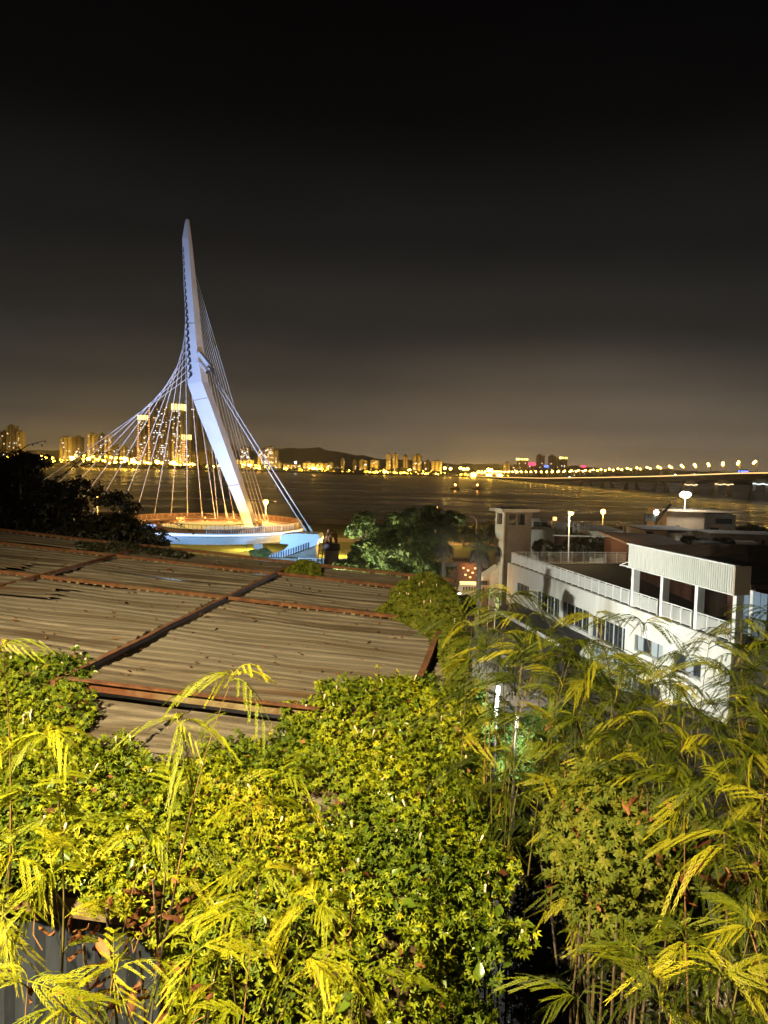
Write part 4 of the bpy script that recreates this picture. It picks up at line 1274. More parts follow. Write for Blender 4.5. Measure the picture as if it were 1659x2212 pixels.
# ================================================================== SQUARE TOWER AND HOUSES
def zi(x, y):
    return 1042.4 + .19841 * x, 1069.8 + .19841 * y
def zj(x, y):
    return 1316.7 + .20634 * x, 1042.4 + .20634 * y
D = 92
pc = at(*zi(245, 170), D)                     # near corner of the tower
pl, pr = at(*zi(155, 170), D + 2.2), at(*zi(540, 172), D + 1.6)
ZT, ZB = pc[2] - .15, -17.3
cx, cl_, crr = np.array(pc[:2]), np.array(pl[:2]), np.array(pr[:2])
eu, ev = cl_ - cx, crr - cx
tw = thing('square_tower', 'square concrete tower with flat overhanging roof and open top floor', 'tower', (cx[0], cx[1], ZB))
def tpt(a, b, z):
    q = cx + eu * a + ev * b
    return (q[0], q[1], z)
def tbox(a0, a1, b0, b1, z0, z1):
    mb = MB()
    mb.hexa([tpt(a0, b0, z0), tpt(a1, b0, z0), tpt(a1, b1, z0), tpt(a0, b1, z0)], [tpt(a0, b0, z1), tpt(a1, b0, z1), tpt(a1, b1, z1), tpt(a0, b1, z1)])
    return mb
zo0, zo1 = at(*zi(245, 325), D)[2], at(*zi(245, 210), D)[2]
build(tbox(0, 1, .02, 1, ZB, zo0), 'shaft', 'towerbrown', tw)
for (a0, a1, b0, b1) in ((0, .16, .02, .16), (.84, 1, .02, .1), (0, .16, .78, 1), (.84, 1, .85, 1), (0, .12, .42, .5)):
    build(tbox(a0, a1, b0, b1, zo0 + .002, zo1), 'corner_post', 'towerbrown', tw)
build(tbox(0, 1, .02, 1, zo1 + .002, ZT), 'head_beam', 'towerbrown', tw)
build(tbox(-.25, 1.45, -.17, 1.18, ZT + .003, ZT + .42), 'roof_slab', 'towerlight', tw)
# pale render on the narrow left side with its windows
lw0, lw1 = at(*zi(200, 665), D + 1)[2], at(*zi(200, 570), D + 1)[2]
lu0, lu1 = at(*zi(200, 315), D + 1)[2], at(*zi(200, 195), D + 1)[2]
for (a0, a1, z0, z1) in ((-.02, 1.03, ZB, lw0), (-.02, .28, lw0, lw1), (.84, 1.03, lw0, lw1), (-.02, 1.03, lw1, lu0), (-.02, .22, lu0, lu1), (.84, 1.03, lu0, lu1), (-.02, 1.03, lu1, ZT - .05)):
    build(tbox(a0, a1, -.03, .018, z0 + .001, z1 - .001), 'render_panel', 'towerlight', tw)
build(tbox(.3, .82, -.005, .012, lw0 + .02, lw1 - .02), 'window', 'glassdark', tw)
build(tbox(-.03, -.012, .02, 1, -15.1, -14.9), 'ledge', 'towerlight', tw)
zmk = at(*zi(190, 415), D + 1)[2]
for (a0, a1, dz0, dz1) in ((.62, .68, -.25, .25), (.5, .82, .16, .22), (.72, .8, -.2, .05), (.3, .36, -.3, .2), (.16, .44, .12, .18), (.18, .24, -.28, -.02), (.38, .46, -.3, -.1), (.5, .56, -.3, .05)):
    build(tbox(a0, a1, -.034, -.0302, zmk + dz0, zmk + dz1), 'painted_mark', 'greywall', tw)
build(tbox(.05, .98, -.036, -.0302, zmk - .85, zmk - .8), 'wall_cable', 'darkmetal', tw)
# warm wall at the tower's foot
a, b_ = at(*zm(1335, 560), 84), at(*zm(1435, 640), 84)
th = thing('annex', 'orange-lit annex with a dark doorway at the foot of the square tower', 'building', ((a[0] + b_[0]) / 2, 85, -17.2))
build(MB().hexa([(a[0], 84, -17.4), (b_[0] + .4, 84, -17.4), (b_[0] + .4, 87, -17.4), (a[0], 87, -17.4)], [(a[0], 84, a[2] - 1.2), (b_[0] + .4, 84, a[2]), (b_[0] + .4, 87, a[2]), (a[0], 87, a[2] - 1.2)]), 'wall', 'beige', th)
build(MB().box((b_[0] - 1.3, 83.95, a[2] - 2.6), (.9, .08, 2.2)), 'doorway', 'recess', th)
light('POINT', 'annex_light', (a[0] - 1.2, 82.2, a[2] - 1.0), 70, (1, .62, .3), th, .2)

def house(name, label, boxes, cat='house'):
    x = [b[0] for b in boxes] + [b[1] for b in boxes]
    t = thing(name, label, cat, ((min(x) + max(x)) / 2, boxes[0][2], -17.3))
    for (x0, x1, y0, y1, z0, z1, m, nm) in boxes:
        build(MB().box(((x0 + x1) / 2, (y0 + y1) / 2, (z0 + z1) / 2), (x1 - x0, y1 - y0, z1 - z0)), nm, m, t)
    return t
def rect(x0, y0, x1, y1, D):
    a, b_ = at(x0, y0, D), at(x1, y1, D)
    return a[0], b_[0], b_[2], a[2]
D = 112
x0, x1, z0, z1 = rect(*zi(530, 372), *zi(775, 600), D)
X0, X1, Z0, Z1 = rect(*zi(1190, 385), *zi(1505, 600), D)
s0, s1, q0, q1 = rect(*zi(760, 432), *zi(1215, 445), D)
h = house('flat_roofed_house', 'low flat-roofed house with roof clutter right of the square tower', [
    (x0, x1 - .002, D, D + 9, -17.4, z1, 'greywall', 'wall'), (X0, X1, D - .5, D + 9, -17.4, Z1, 'plaster', 'gable_wall'),
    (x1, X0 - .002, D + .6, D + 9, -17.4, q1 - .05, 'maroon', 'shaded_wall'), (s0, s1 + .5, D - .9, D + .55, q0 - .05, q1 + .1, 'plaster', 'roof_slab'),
    (x0 + .4, x1 - 1.5, D + 3, D + 6, z1 + .002, z1 + 1.5, 'greywall', 'roof_room'), (x1 + .6, x1 + 2.2, D + 2, D + 5, q1 - .04, q1 + 1.7, 'greywall', 'stair_head'),
    (X0 - 1.5, X1 + .3, D - .8, D + 9.3, Z1 + .002, Z1 + .14, 'concrete', 'roof_coping')])
for (xx, ww) in ((590, 70), (670, 60)):
    a0, a1, zz0, zz1 = rect(*zi(xx - ww / 2, 290), *zi(xx + ww / 2, 345), D + 2.95)
    build(MB().box(((a0 + a1) / 2, D + 2.96, (zz0 + zz1) / 2), (a1 - a0, .06, zz1 - zz0)), 'window', 'glassdark', h)
a0, a1, zz0, zz1 = rect(*zi(765, 236), *zi(805, 275), D + 3)
build(MB().box(((a0 + a1) / 2, D + 2.9, (zz0 + zz1) / 2), (a1 - a0, .1, zz1 - zz0)), 'lit_sign', 'l_string', h)
rk = MB()
for k in range(7):
    p = at(*zi(842, 240 + 16 * k), D + 3)
    rk.box(p, (1.7, .2, .1))
build(rk, 'roof_rack', 'beige', h)
for k, (xx, yy, ww, hh) in enumerate(((1025, 330, 70, 60), (1025, 390, 66, 55), (1130, 385, 50, 70))):
    a0, a1, zz0, zz1 = rect(*zi(xx - ww / 2, yy - hh / 2), *zi(xx + ww / 2, yy + hh / 2), D + 1.2)
    ac = thing('air_conditioner', ('upper pale air conditioner on the flat-roofed house', 'lower pale air conditioner on the flat-roofed house', 'tall white air conditioner at the right of the roof rail')[k], 'air conditioner', ((a0 + a1) / 2, D + 1.2, zz0))
    build(MB().box(((a0 + a1) / 2, D + 1.5, (zz0 + zz1) / 2), (a1 - a0, .6, zz1 - zz0)), 'case', 'greywall', ac)
    build(MB().tube([((a0 + a1) / 2 - .1, D + 1.19, (zz0 + zz1) / 2), ((a0 + a1) / 2 - .1, D + 1.14, (zz0 + zz1) / 2)], (a1 - a0) * .3, 14), 'fan_grille', 'darkmetal', ac)
rl = MB()
a, b_ = at(*zi(985, 290), D + .8), at(*zi(1165, 300), D + .8)
for k in range(8):
    q = a + (b_ - a) * k / 7
    rl.beam((q[0], q[1], q[2]), (q[0], q[1], q1), .06, .06)
rl.beam(a, b_, .08, .08)
build(rl, 'roof_railing', 'concrete', h)
# lamp pole in front of the house
D = 86
p, q = at(1231.5, 1109, D), at(1228, 1197, D)
tp = thing('street_lamp', 'slim pole lamp with bright warm head before the flat-roofed house', 'street lamp', (q[0], D, -16.9))
build(MB().tube([(q[0], D, -16.9), (q[0] + .05, D, -11), (p[0] - .1, D, p[2] - .3)], [.11, .08, .05], 8), 'pole', 'whitepaint', tp)
build(MB().beam((p[0] - .25, D + .05, p[2] + .22), (p[0] + .45, D + .05, p[2] + .1), .3, .12), 'lamp_head', 'darkmetal', tp)
build(MB().sphere((p[0] + .1, D, p[2]), .26, 10, 7, .7), 'bulb', 'l_warm', tp, True)
light('POINT', 'lamp_light', (p[0] + .1, D - .5, p[2] - .35), 1500, (1, .72, .36), tp, .2)
# unlit curved lamp posts near the river
for (x, y0, y1, D, lab, dx) in ((1342, 1127, 1166, 150, 'unlit curved lamp post right of the white gable', -1), (1025, 1117, 1152, 152, 'unlit curved lamp post left of the square tower', -1)):
    a, b_ = at(x + 3, y0, D), at(x + 4, y1, D)
    t = thing('lamp_post', lab, 'lamp post', (b_[0], D, -17.3))
    build(MB().tube([(b_[0], D, -17.3), (b_[0], D, a[2] - 1.0), (b_[0] - .25, D, a[2] - .35), (b_[0] - .7, D, a[2])], [.17, .14, .12, .1], 8), 'pole', 'beige', t, True)
    build(MB().beam((b_[0] - .6, D, a[2] + .02), (b_[0] - 1.45, D, a[2] + .18), .28, .16), 'lamp_head', 'beige', t)
# flood-lit house
D = 122
x0, x1, z0, z1 = rect(*zj(605, 300), *zj(985, 560), D)
X0, X1, Z0, Z1 = rect(*zj(985, 330), *zj(1340, 560), D)
hf = house('flood_lit_house', 'tall beige house with roof terrace and blinding floodlight on its roof', [
    (x0, x1 - .002, D, D + 9, -17.4, z1, 'beige', 'wall'), (X0, X1, D + .9, D + 9, -17.4, Z1, 'greywall', 'side_wall'),
    (x0 - .3, X1 + .4, D - .35, D + 9.4, z1 + .002, z1 + .2, 'beige', 'roof_slab')])
for (u0, v0, u1, v1, nm, m) in ((1135, 380, 1305, 440, 'window', 'glassdark'), (1055, 445, 1175, 545, 'porch', 'beige'), (1075, 475, 1160, 560, 'porch_opening', 'recess'), (1195, 455, 1245, 540, 'door', 'beige'), (700, 450, 730, 500, 'window', 'maroon')):
    a0, a1, zz0, zz1 = rect(*zj(u0, v0), *zj(u1, v1), D)
    yy = (D + .85 if u0 > 985 else D - .05) - (.12 if nm == 'porch_opening' else 0) - (.02 if nm == 'porch' else 0)
    build(MB().box(((a0 + a1) / 2, yy, (zz0 + zz1) / 2), (a1 - a0, .12, zz1 - zz0)), nm, m, hf)
rl = MB()
a, b_ = at(*zj(625, 262), D), at(*zj(1370, 290), D)
for k in range(26):
    q = a + (b_ - a) * k / 25
    rl.beam((q[0], q[1], q[2]), (q[0], q[1], z1 + .2), .05, .05)
for f_ in (0, .5):
    rl.beam((a[0], D, a[2] * (1 - f_) + (z1 + .2) * f_), (b_[0], D, b_[2] * (1 - f_) + (z1 + .2) * f_), .06, .06)
build(rl, 'terrace_railing', 'darkmetal', hf)
stp = MB()
a, b_ = at(*zj(480, 420), D - 1), at(*zj(640, 225), D - 1)
stp.beam(a, b_, .9, .2)
for k in range(12):
    q = a + (b_ - a) * k / 11
    stp.beam(q, q + np.array([0, 0, 1.0]), .05, .05)
stp.beam(a + np.array([0, 0, 1.0]), b_ + np.array([0, 0, 1.0]), .06, .06)
build(stp, 'outer_stair', 'darkmetal', hf)
p, q = at(1480, 1069, D), at(1478.5, 1103, D)
tf = thing('roof_floodlight', 'blinding white floodlight cluster on a short mast on the beige house', 'floodlight', (q[0], D, z1 + .2))
build(MB().tube([(q[0], D, z1 + .2), (q[0], D, p[2] - .2)], [.09, .07], 8), 'mast', 'greywall', tf)
build(MB().box((p[0], D + .25, p[2]), (1.4, .25, .4)), 'bracket', 'darkmetal', tf)
for k in range(5):
    build(MB().sphere((p[0] - .5 + .25 * k, D - .05 * k, p[2] + .1 * math.sin(k * 2.1)), .34 + .12 * (k in (1, 2, 3)), 10, 7), 'floodlight_head', 'l_flood', tf, True)
light('POINT', 'floodlight_glow', (p[0], D - 1.0, p[2]), 4000, (1, .97, .86), tf, .5)
# sign box and globe lamp at the left of the flood-lit house
a0, a1, zz0, zz1 = rect(*zj(375, 337), *zj(480, 408), D - 4)
tg = thing('sign_board', 'pale boxed sign on posts left of the flood-lit house', 'sign', ((a0 + a1) / 2, D - 4, -16))
build(MB().box(((a0 + a1) / 2, D - 4, (zz0 + zz1) / 2), (a1 - a0, .25, zz1 - zz0)), 'panel', 'palecurtain', tg)
for xx in (a0 - .1, a1 + .1):
    build(MB().box((xx, D - 4, (zz1 - 17) / 2), (.18, .18, zz1 + 17.2)), 'post', 'darkmetal', tg)
build(MB().box(((a0 + a1) / 2, D - 4, zz1 + .1), (a1 - a0 + .4, .2, .16)), 'head_rail', 'darkmetal', tg)
for k in range(3):
    build(MB().box((a0 + (a1 - a0) * (k + 1) / 4, D - 4.15, (zz0 + zz1) / 2 + .3), (.1, .06, (zz1 - zz0) * .5)), 'bracket', 'darkmetal', tg)
p = at(*zj(490, 313), D - 4)
tgl = thing('globe_lamp', 'small white globe lamp beside the boxed sign', 'street lamp', (p[0], p[1], -16))
build(MB().tube([(p[0], p[1], -17), (p[0], p[1], p[2])], .1, 7), 'pole', 'darkmetal', tgl)
build(MB().sphere(p, .36, 10, 7), 'globe', 'l_flood', tgl, True)
# low buildings before it
D = 104
x0, x1, z0, z1 = rect(*zj(372, 500), *zj(600, 660), D)
X0, X1, Z0, Z1 = rect(*zj(600, 530), *zj(900, 660), D)
h2 = house('low_house', 'low beige house with dark window below the flood-lit house', [(x0, x1, D, D + 8, -17.4, z1, 'beige', 'wall'), (x1 + .002, X1, D + .8, D + 8, -17.4, Z1, 'plaster', 'wing_wall'), (x0 - .3, X1 + .3, D - .3, D + 8.2, z1 + .002, z1 + .15, 'brownroof', 'roof_slab')])
a0, a1, zz0, zz1 = rect(*zj(385, 510), *zj(455, 560), D)
build(MB().box(((a0 + a1) / 2, D - .03, (zz0 + zz1) / 2), (a1 - a0, .08, zz1 - zz0)), 'window', 'glassdark', h2)
D = 96
x0, x1, z0, z1 = rect(*zj(1190, 560), *zj(1700, 640), D)
h3 = house('long_low_building', 'long low building with pale block at the right edge', [(x0, x1 + 4, D + 4, D + 10, -17.4, z1, 'concrete', 'wall'), (x0 + 1, x0 + 16, D + 1, D + 3.9, -17.4, z1 - 2.2, 'beige', 'front_block')])
a0, a1, zz0, zz1 = rect(*zj(1255, 610), *zj(1530, 670), D)
build(MB().box(((a0 + a1) / 2, D + .2, (zz0 + zz1) / 2), (a1 - a0, 1.2, zz1 - zz0)), 'pale_tank', 'plaster', h3)
for k, u in enumerate((1565, 1640)):
    a0, a1, zz0, zz1 = rect(*zj(u - 14, 610), *zj(u + 14, 680), D)
    build(MB().box(((a0 + a1) / 2, D + .9, (zz0 + zz1) / 2), (a1 - a0, .2, zz1 - zz0)), 'pillar', 'maroon', h3)
D = 80
x0, x1, z0, z1 = rect(*zj(240, 650), *zj(985, 780), D)
t = thing('brown_roofed_shed', 'shed with a long flat brown roof behind the white fascia', 'building', ((x0 + x1) / 2, D, -17.2))
build(MB().box(((x0 + x1) / 2, D + 6, -12.6), (x1 - x0 - .5, 10, 9.2)), 'wall', 'maroon', t)
build(MB().hexa([(x0, D - .3, -8.0), (x1, D - .3, -8.35), (x1, D + 13, -7.9), (x0, D + 13, -7.7)], [(x0, D - .3, -7.75), (x1, D - .3, -8.1), (x1, D + 13, -7.65), (x0, D + 13, -7.45)]), 'roof', 'brownroof', t)
build(MB().box((x1 + 1.3, D + 2, -8.2), (2.3, 3, 1.6)), 'roof_hatch', 'recess', t)
# maroon hall at the right edge with low hipped roof
t = thing('maroon_hall', 'dark maroon hall with brown hipped roof at the right edge', 'building', (34, 56, -17))
build(MB().box((38, 60, -12.2), (28, 22, 10.4)), 'wall', 'maroon', t)
rf = MB()
e0 = [(23.4, 48.4, -7), (53, 48.4, -7), (53, 72, -7), (23.4, 72, -7)]
rg = [(28.5, 60, -5.6), (53, 60, -5.6), (53, 61, -5.6), (28.5, 61, -5.6)]
rf.hexa(e0, rg)
build(rf, 'roof', 'brownroof', t)
build(MB().box((38.2, 48.2, -7.1), (29.6, .3, .3)), 'eaves', 'brownroof', t)

# ================================================================== WHITE BUILDING WITH ROOF TERRACE
A = np.array([13.13, 80.15])
Bf = np.array([20.606, 44.54])
wv = (Bf - A) / np.linalg.norm(Bf - A)
nv = np.array([-wv[1], wv[0]])          # into the building
LW = 36.4
def F(s, d, z):
    q = A + wv * s + nv * d
    return (float(q[0]), float(q[1]), float(z))
def fbox(s0, s1, d0, d1, z0, z1, mb=None):
    mb = mb or MB()
    mb.hexa([F(s0, d0, z0), F(s0, d1, z0), F(s1, d1, z0), F(s1, d0, z0)], [F(s0, d0, z1), F(s0, d1, z1), F(s1, d1, z1), F(s1, d0, z1)])
    return mb
wb = thing('white_building', 'long white building with railed roof terrace and ribbed white canopy fascia', 'building', F(LW / 2, 0, -17.3))
TOP = -10.0
wins = [(2.5, 5.9, -12.62, -11.6, 4), (7.8, 12.85, -13.35, -11.6, 7), (13.35, 18.5, -13.35, -11.6, 7), (18.95, 24.3, -13.5, -11.72, 8), (25.7, 29.35, -12.95, -11.8, 4), (30.65, 33.6, -12.95, -11.82, 3)]
low = [(26.2, 29.2, -16.2, -14.75, 3), (30.8, 34.0, -16.2, -14.8, 3)]
def wall_band(z0, z1, cuts):
    s = 0.0
    for c in sorted(cuts) + [(LW, LW)]:
        if c[0] - s > .01:
            build(fbox(s, c[0], 0, .3, z0, z1), 'wall_panel', 'plaster', wb)
        s = c[1]
wall_band(-11.6, TOP, [])
zcut = -13.5
for i, (s0, s1, z0, z1, n) in enumerate(wins):
    if z1 < -11.601:
        build(fbox(s0, s1, 0.001, .299, z1, -11.601), 'lintel', 'plaster', wb)
    if z0 > zcut:
        build(fbox(s0, s1, 0.001, .299, zcut, z0), 'window_apron', 'plaster', wb)
wall_band(zcut, -11.601, [(w[0], w[1]) for w in wins])
wall_band(-14.7, zcut - .001, [])
wall_band(-16.3, -14.701, [(w[0], w[1]) for w in low])
for (s0, s1, z0, z1, n) in low:
    build(fbox(s0, s1, .001, .299, z1, -14.701), 'lintel', 'plaster', wb)
    build(fbox(s0, s1, .001, .299, -16.3, z0), 'window_apron', 'plaster', wb)
wall_band(-18.0, -16.301, [])
for i, (s0, s1, z0, z1, n) in enumerate(wins + low):
    wn_ = build(fbox(s0, s1, .24, .28, z0, z1), 'window', 'windowframe', wb)
    for k in range(n):
        a0, a1 = s0 + (s1 - s0) * k / n + .05, s0 + (s1 - s0) * (k + 1) / n - .05
        pm = 'palecurtain' if (i == 4 and k in (0, 2, 3)) or (i == 5 and k == 1) else 'glassdark'
        build(fbox(a0, a1, .225, .239, z0 + .07, z1 - .07), 'pane', pm, wn_)
    for k in range(n + 1):
        a0 = s0 + (s1 - s0) * k / n
        build(fbox(a0 - .035 + (.036 if k == 0 else 0) - (.036 if k == n else 0), a0 + .035 + (.036 if k == 0 else 0) - (.036 if k == n else 0), .17, .224, z0 + .01, z1 - .01), 'mullion', 'whitepaint' if i in (1, 2, 3) and k % 2 else 'windowframe', wn_)
    build(fbox(s0 - .05, s1 + .05, -.08, .16, z0 - .09, z0 - .002), 'sill', 'plaster', wn_)
build(fbox(0, .3, .302, 14, -18, TOP), 'end_wall', 'plaster', wb)
build(fbox(.302, LW, .302, 14, TOP - .3, TOP - .02), 'terrace_floor', 'blackroof', wb)
build(fbox(LW - .3, LW, .302, 14, -18, TOP - .301), 'end_wall', 'plaster', wb)
# terrace railing, bay by bay
def rail_bays(p0, p1, n, m, h=1.1, bal=9):
    p0, p1 = np.array(p0), np.array(p1)
    for k in range(n + 1):
        q = p0 + (p1 - p0) * k / n
        build(MB().beam(q, q + np.array([0, 0, h]), .085, .085, (wv[0], wv[1], 0)), 'railing_post', m, wb)
    for k in range(n):
        a, b_ = p0 + (p1 - p0) * k / n, p0 + (p1 - p0) * (k + 1) / n
        mb = MB()
        for f_ in np.linspace(0, 1, bal + 2)[1:-1]:
            q = a + (b_ - a) * f_
            mb.beam(q + np.array([0, 0, .13]), q + np.array([0, 0, h - .1]), .028, .045, (wv[0], wv[1], 0))
        mb.beam(a + np.array([0, 0, .1]), b_ + np.array([0, 0, .1]), .05, .05)
        build(mb, 'baluster_bay', m, wb)
    build(MB().beam(p0 + np.array([0, 0, h]), p1 + np.array([0, 0, h]), .07, .07), 'handrail', m, wb)
rail_bays(F(.6, .2, TOP + .05), F(24.3, .2, TOP + .05), 20, 'whitepaint')
rail_bays(F(24.9, .2, TOP + .05), F(28.1, .2, TOP + .05), 3, 'whitepaint', bal=10)
rail_bays(F(28.7, .2, TOP + .05), F(32.05, .2, TOP + .05), 3, 'whitepaint', bal=10)
rail_bays(F(32.65, .2, TOP + .05), F(35.9, .2, TOP + .05), 3, 'whitepaint', bal=10)
rail_bays(F(.3, .6, TOP + .05), F(.3, 13.6, TOP + .05), 10, 'whitepaint', bal=9)
# canopy
for s in (24.55, 28.4, 32.35, 36.1):
    build(fbox(s - .16, s + .16, .25, .75, TOP - .02, -7.12), 'canopy_post', 'whitepaint', wb)
rib = MB()
pw = 1.1
nr = 5
prof = []
for k in range(nr):
    u = pw * k / nr
    prof += [(u, 0), (u + pw / nr * .28, 0), (u + pw / nr * .36, -.07), (u + pw / nr * .92, -.07)]
prof.append((pw, 0))
for i, (u, d) in enumerate(prof):
    rib.v += [(u, d, 0), (u, d, 1.66)]
for i in range(len(prof) - 1):
    rib.f.append((2 * i, 2 * i + 2, 2 * i + 3, 2 * i + 1))
rme = rib.mesh('cladding_sheet', 'cladding')
ang = math.atan2(wv[1], wv[0])
for k in range(11):
    o = link('cladding_sheet', rme, wb)
    off = np.array(F(24.1 + pw * k, .12, -7.08 + .02 * (k % 2))) - np.array(OFF[wb.name])
    o.location = tuple(off)
    o.rotation_euler = (0, 0, ang)
build(fbox(24.05, 36.25, .16, .3, -7.05, -5.45), 'fascia_backing', 'cladding', wb)
build(fbox(24.0, 36.3, -.02, .32, -5.44, -5.36), 'fascia_cap', 'whitepaint', wb)
build(fbox(24.0, 36.3, .02, .34, -7.16, -7.085), 'fascia_sill', 'whitepaint', wb)
build(fbox(36.26, 36.42, -.05, 1.0, -7.1, -5.4), 'fascia_end', 'beige', wb)
build(fbox(24.2, 36.25, .32, 9, -6.5, -6.3), 'canopy_roof', 'blackroof', wb)
build(fbox(24.2, 36.25, 8.6, 9.0, TOP, -6.52), 'canopy_back_wall', 'blackroof', wb)  # near-black wall: the shade under the canopy is put into its colour
bk = MB()
bk.beam(F(24.0, .15, -7.1), F(23.2, -.05, -7.12), .08, .06)
bk.beam(F(23.2, -.05, -7.12), F(24.05, .15, -6.75), .06, .06)
build(bk, 'canopy_bracket', 'whitepaint', wb)
# glazed room at the near end of the terrace
for k, (s0, s1, m) in enumerate(((33.0, 33.35, 'whitepaint'), (33.4, 34.3, 'curtain'), (34.35, 34.62, 'whitepaint'), (34.65, 35.3, 'curtain'), (35.35, 35.9, 'curtain'))):
    build(fbox(s0, s1, 2.6, 2.66, TOP, -7.16), 'glazing_panel' if m == 'curtain' else 'jamb', m, wb)
build(fbox(28.6, 28.75, 3.0, 8.5, TOP, -6.55), 'room_wall', 'greywall', wb)
# lean-to along the lane in front of the long windows
lt = thing('lean_to', 'dark lean-to roof with white gutter edge below the long windows', 'shed', F(12, -1.5, -17))
rf = MB()
rf.hexa([F(3, -.05, -13.75), F(3, -2.6, -14.2), F(19, -2.6, -14.2), F(19, -.05, -13.75)], [F(3, -.05, -13.66), F(3, -2.6, -14.1), F(19, -2.6, -14.1), F(19, -.05, -13.66)])
build(rf, 'roof', 'darkmetal', lt)
build(fbox(3, 19, -2.78, -2.62, -14.3, -14.02), 'gutter', 'whitepaint', lt)
build(fbox(3, 19, -2.5, -2.3, -18, -14.22), 'front_wall', 'darkmetal', lt)
# corrugated garage wall further along
gw = MB()
for k in range(24):
    gw.box(F(20.2 + .25 * k, -.35, -15.3), (.13, .13, 2.6), ang)
t = thing('garage_front', 'pale ribbed metal garage front below the white building', 'garage', F(23, -.3, -17))
build(gw, 'ribs', 'palecurtain', t)
build(fbox(20, 26.2, -.28, -.1, -17.5, -13.9), 'sheet', 'palecurtain', t)
# lane lamp that lights the long facade
p = at(979, 1286, 50)
t = thing('lane_lamp', 'small white lamp glowing beside the palm trunks above the lane', 'street lamp', (p[0], p[1], -14.5))
build(MB().tube([(p[0], p[1], -15), (p[0], p[1], p[2] - .1)], .08, 8), 'pole', 'greywall', t)
build(MB().beam((p[0] - .2, p[1], p[2] + .12), (p[0] + .5, p[1] - .1, p[2] + .18), .25, .1), 'lamp_head', 'greywall', t)
build(MB().sphere((p[0] + .1, p[1] - .02, p[2]), .17, 10, 7), 'bulb', 'l_white', t, True)
light('POINT', 'lane_light', (p[0] + .35, p[1] - .2, p[2] - .2), 14000, (.98, 1.0, .90), t, .07)
for k, (x, y, z, lab) in enumerate(((8.25, 54.5, -9.5, 'slim tree added in the lane to cast a shadow on the white building'), (7.9, 55.6, -9.3, 'second slimmer tree added in the lane to cast a shadow on the white building'))):
    cl = clumpset((x, y, z), (.26 - .1 * k, .26 - .1 * k, .42), 6, np.random.default_rng(90 + k), .5)
    tree('shadow_sapling', lab, (x - .1, y, -15.2), 5.4, cl, 500, .07, 'olive', 91 + k, tr=.04)  # added only to throw shadows from the lane lamp onto the facade
# sloping white parapet by that lamp
sp = MB()
a, b_ = at(985, 1289, 49), at(1012, 1306, 46)
sp.beam(a, b_, .6, .25)
solo(sp, 'sloping_parapet', 'greywall', 'short sloping pale parapet right of the lane lamp', 'wall')
# low white-roofed hut and LED tube in the lane gap
D = 30
a, b_ = at(1000, 1404, D), at(1066, 1440, D)
t = thing('lane_hut', 'small pale-roofed hut down in the lane gap', 'hut', (a[0] + 1, D, -10))
build(MB().hexa([(a[0], D, a[2] - .1), (b_[0], D - 1.5, b_[2]), (b_[0] + 1.4, D + 2.5, b_[2] + .5), (a[0] + 1.2, D + 3, a[2] + .3)], [(a[0], D, a[2]), (b_[0], D - 1.5, b_[2] + .1), (b_[0] + 1.4, D + 2.5, b_[2] + .6), (a[0] + 1.2, D + 3, a[2] + .4)]), 'roof', 'plaster', t)
build(MB().box((a[0] + 1.1, D + 1, a[2] - 2.2), (1.4, 1.8, 4.0)), 'wall', 'plaster', t)
D = 19.3
p = at(1074, 1513, D)
t = thing('tube_lamp', 'upright white tube lamp glaring through leaves in the lane gap', 'lamp', (p[0], D, -11.9))
build(MB().tube([(p[0], D + .1, -11.9), (p[0], D + .1, p[2] + .45)], .03, 6), 'post', 'recess', t)
build(MB().tube([(p[0] - .02, D, p[2] - .42), (p[0] + .02, D, p[2] + .36)], .045, 8), 'tube', 'l_tube', t)
light('POINT', 'tube_light', (p[0] - .05, D - .25, p[2] + .1), 1500, (.93, 1.0, .95), t, .1)
D = 19.8
p = at(1116, 1560, D)
t = thing('tube_lamp', 'second, shorter tube lamp lower right in the lane gap', 'lamp', (p[0], D, -12.0))
build(MB().tube([(p[0], D + .1, -12.0), (p[0], D + .1, p[2] + .25)], .03, 6), 'post', 'recess', t)
build(MB().tube([(p[0], D, p[2] - .14), (p[0] + .02, D, p[2] + .14)], .035, 8), 'tube', 'l_tube', t)
light('POINT', 'tube_light', (p[0], D - .25, p[2]), 900, (.93, 1.0, .95), t, .1)
M['laneleaf'] = leafmat('lane_leaf', [(0, (0.06, 0.12, 0.02)), (0.6, (0.10, 0.18, 0.03)), (1.0, (0.18, 0.25, 0.06))], .4)
for k, (x, y, D, rx, rz, lab) in enumerate(((1042, 1545, 21.2, 36, 70, 'leafy bush lit white left of the tube lamp'), (1110, 1600, 21.4, 62, 48, 'leafy bush lit white below the tube lamps'), (1185, 1570, 23.6, 60, 50, 'leafy bush lit white right of the tube lamps'), (1110, 1655, 20.6, 60, 30, 'low bush at the bottom of the lane gap'))):
    bush('lane_bush', lab, x, y, D, rx, rz, 2600, .085, 'laneleaf', 80 + k, base=-12.2)
solo(MB().box((5.6, 30, -11.6), (3.4, .3, 4.2)), 'lane_wall', 'plaster', 'pale wall behind the lit bushes in the lane gap', 'wall')

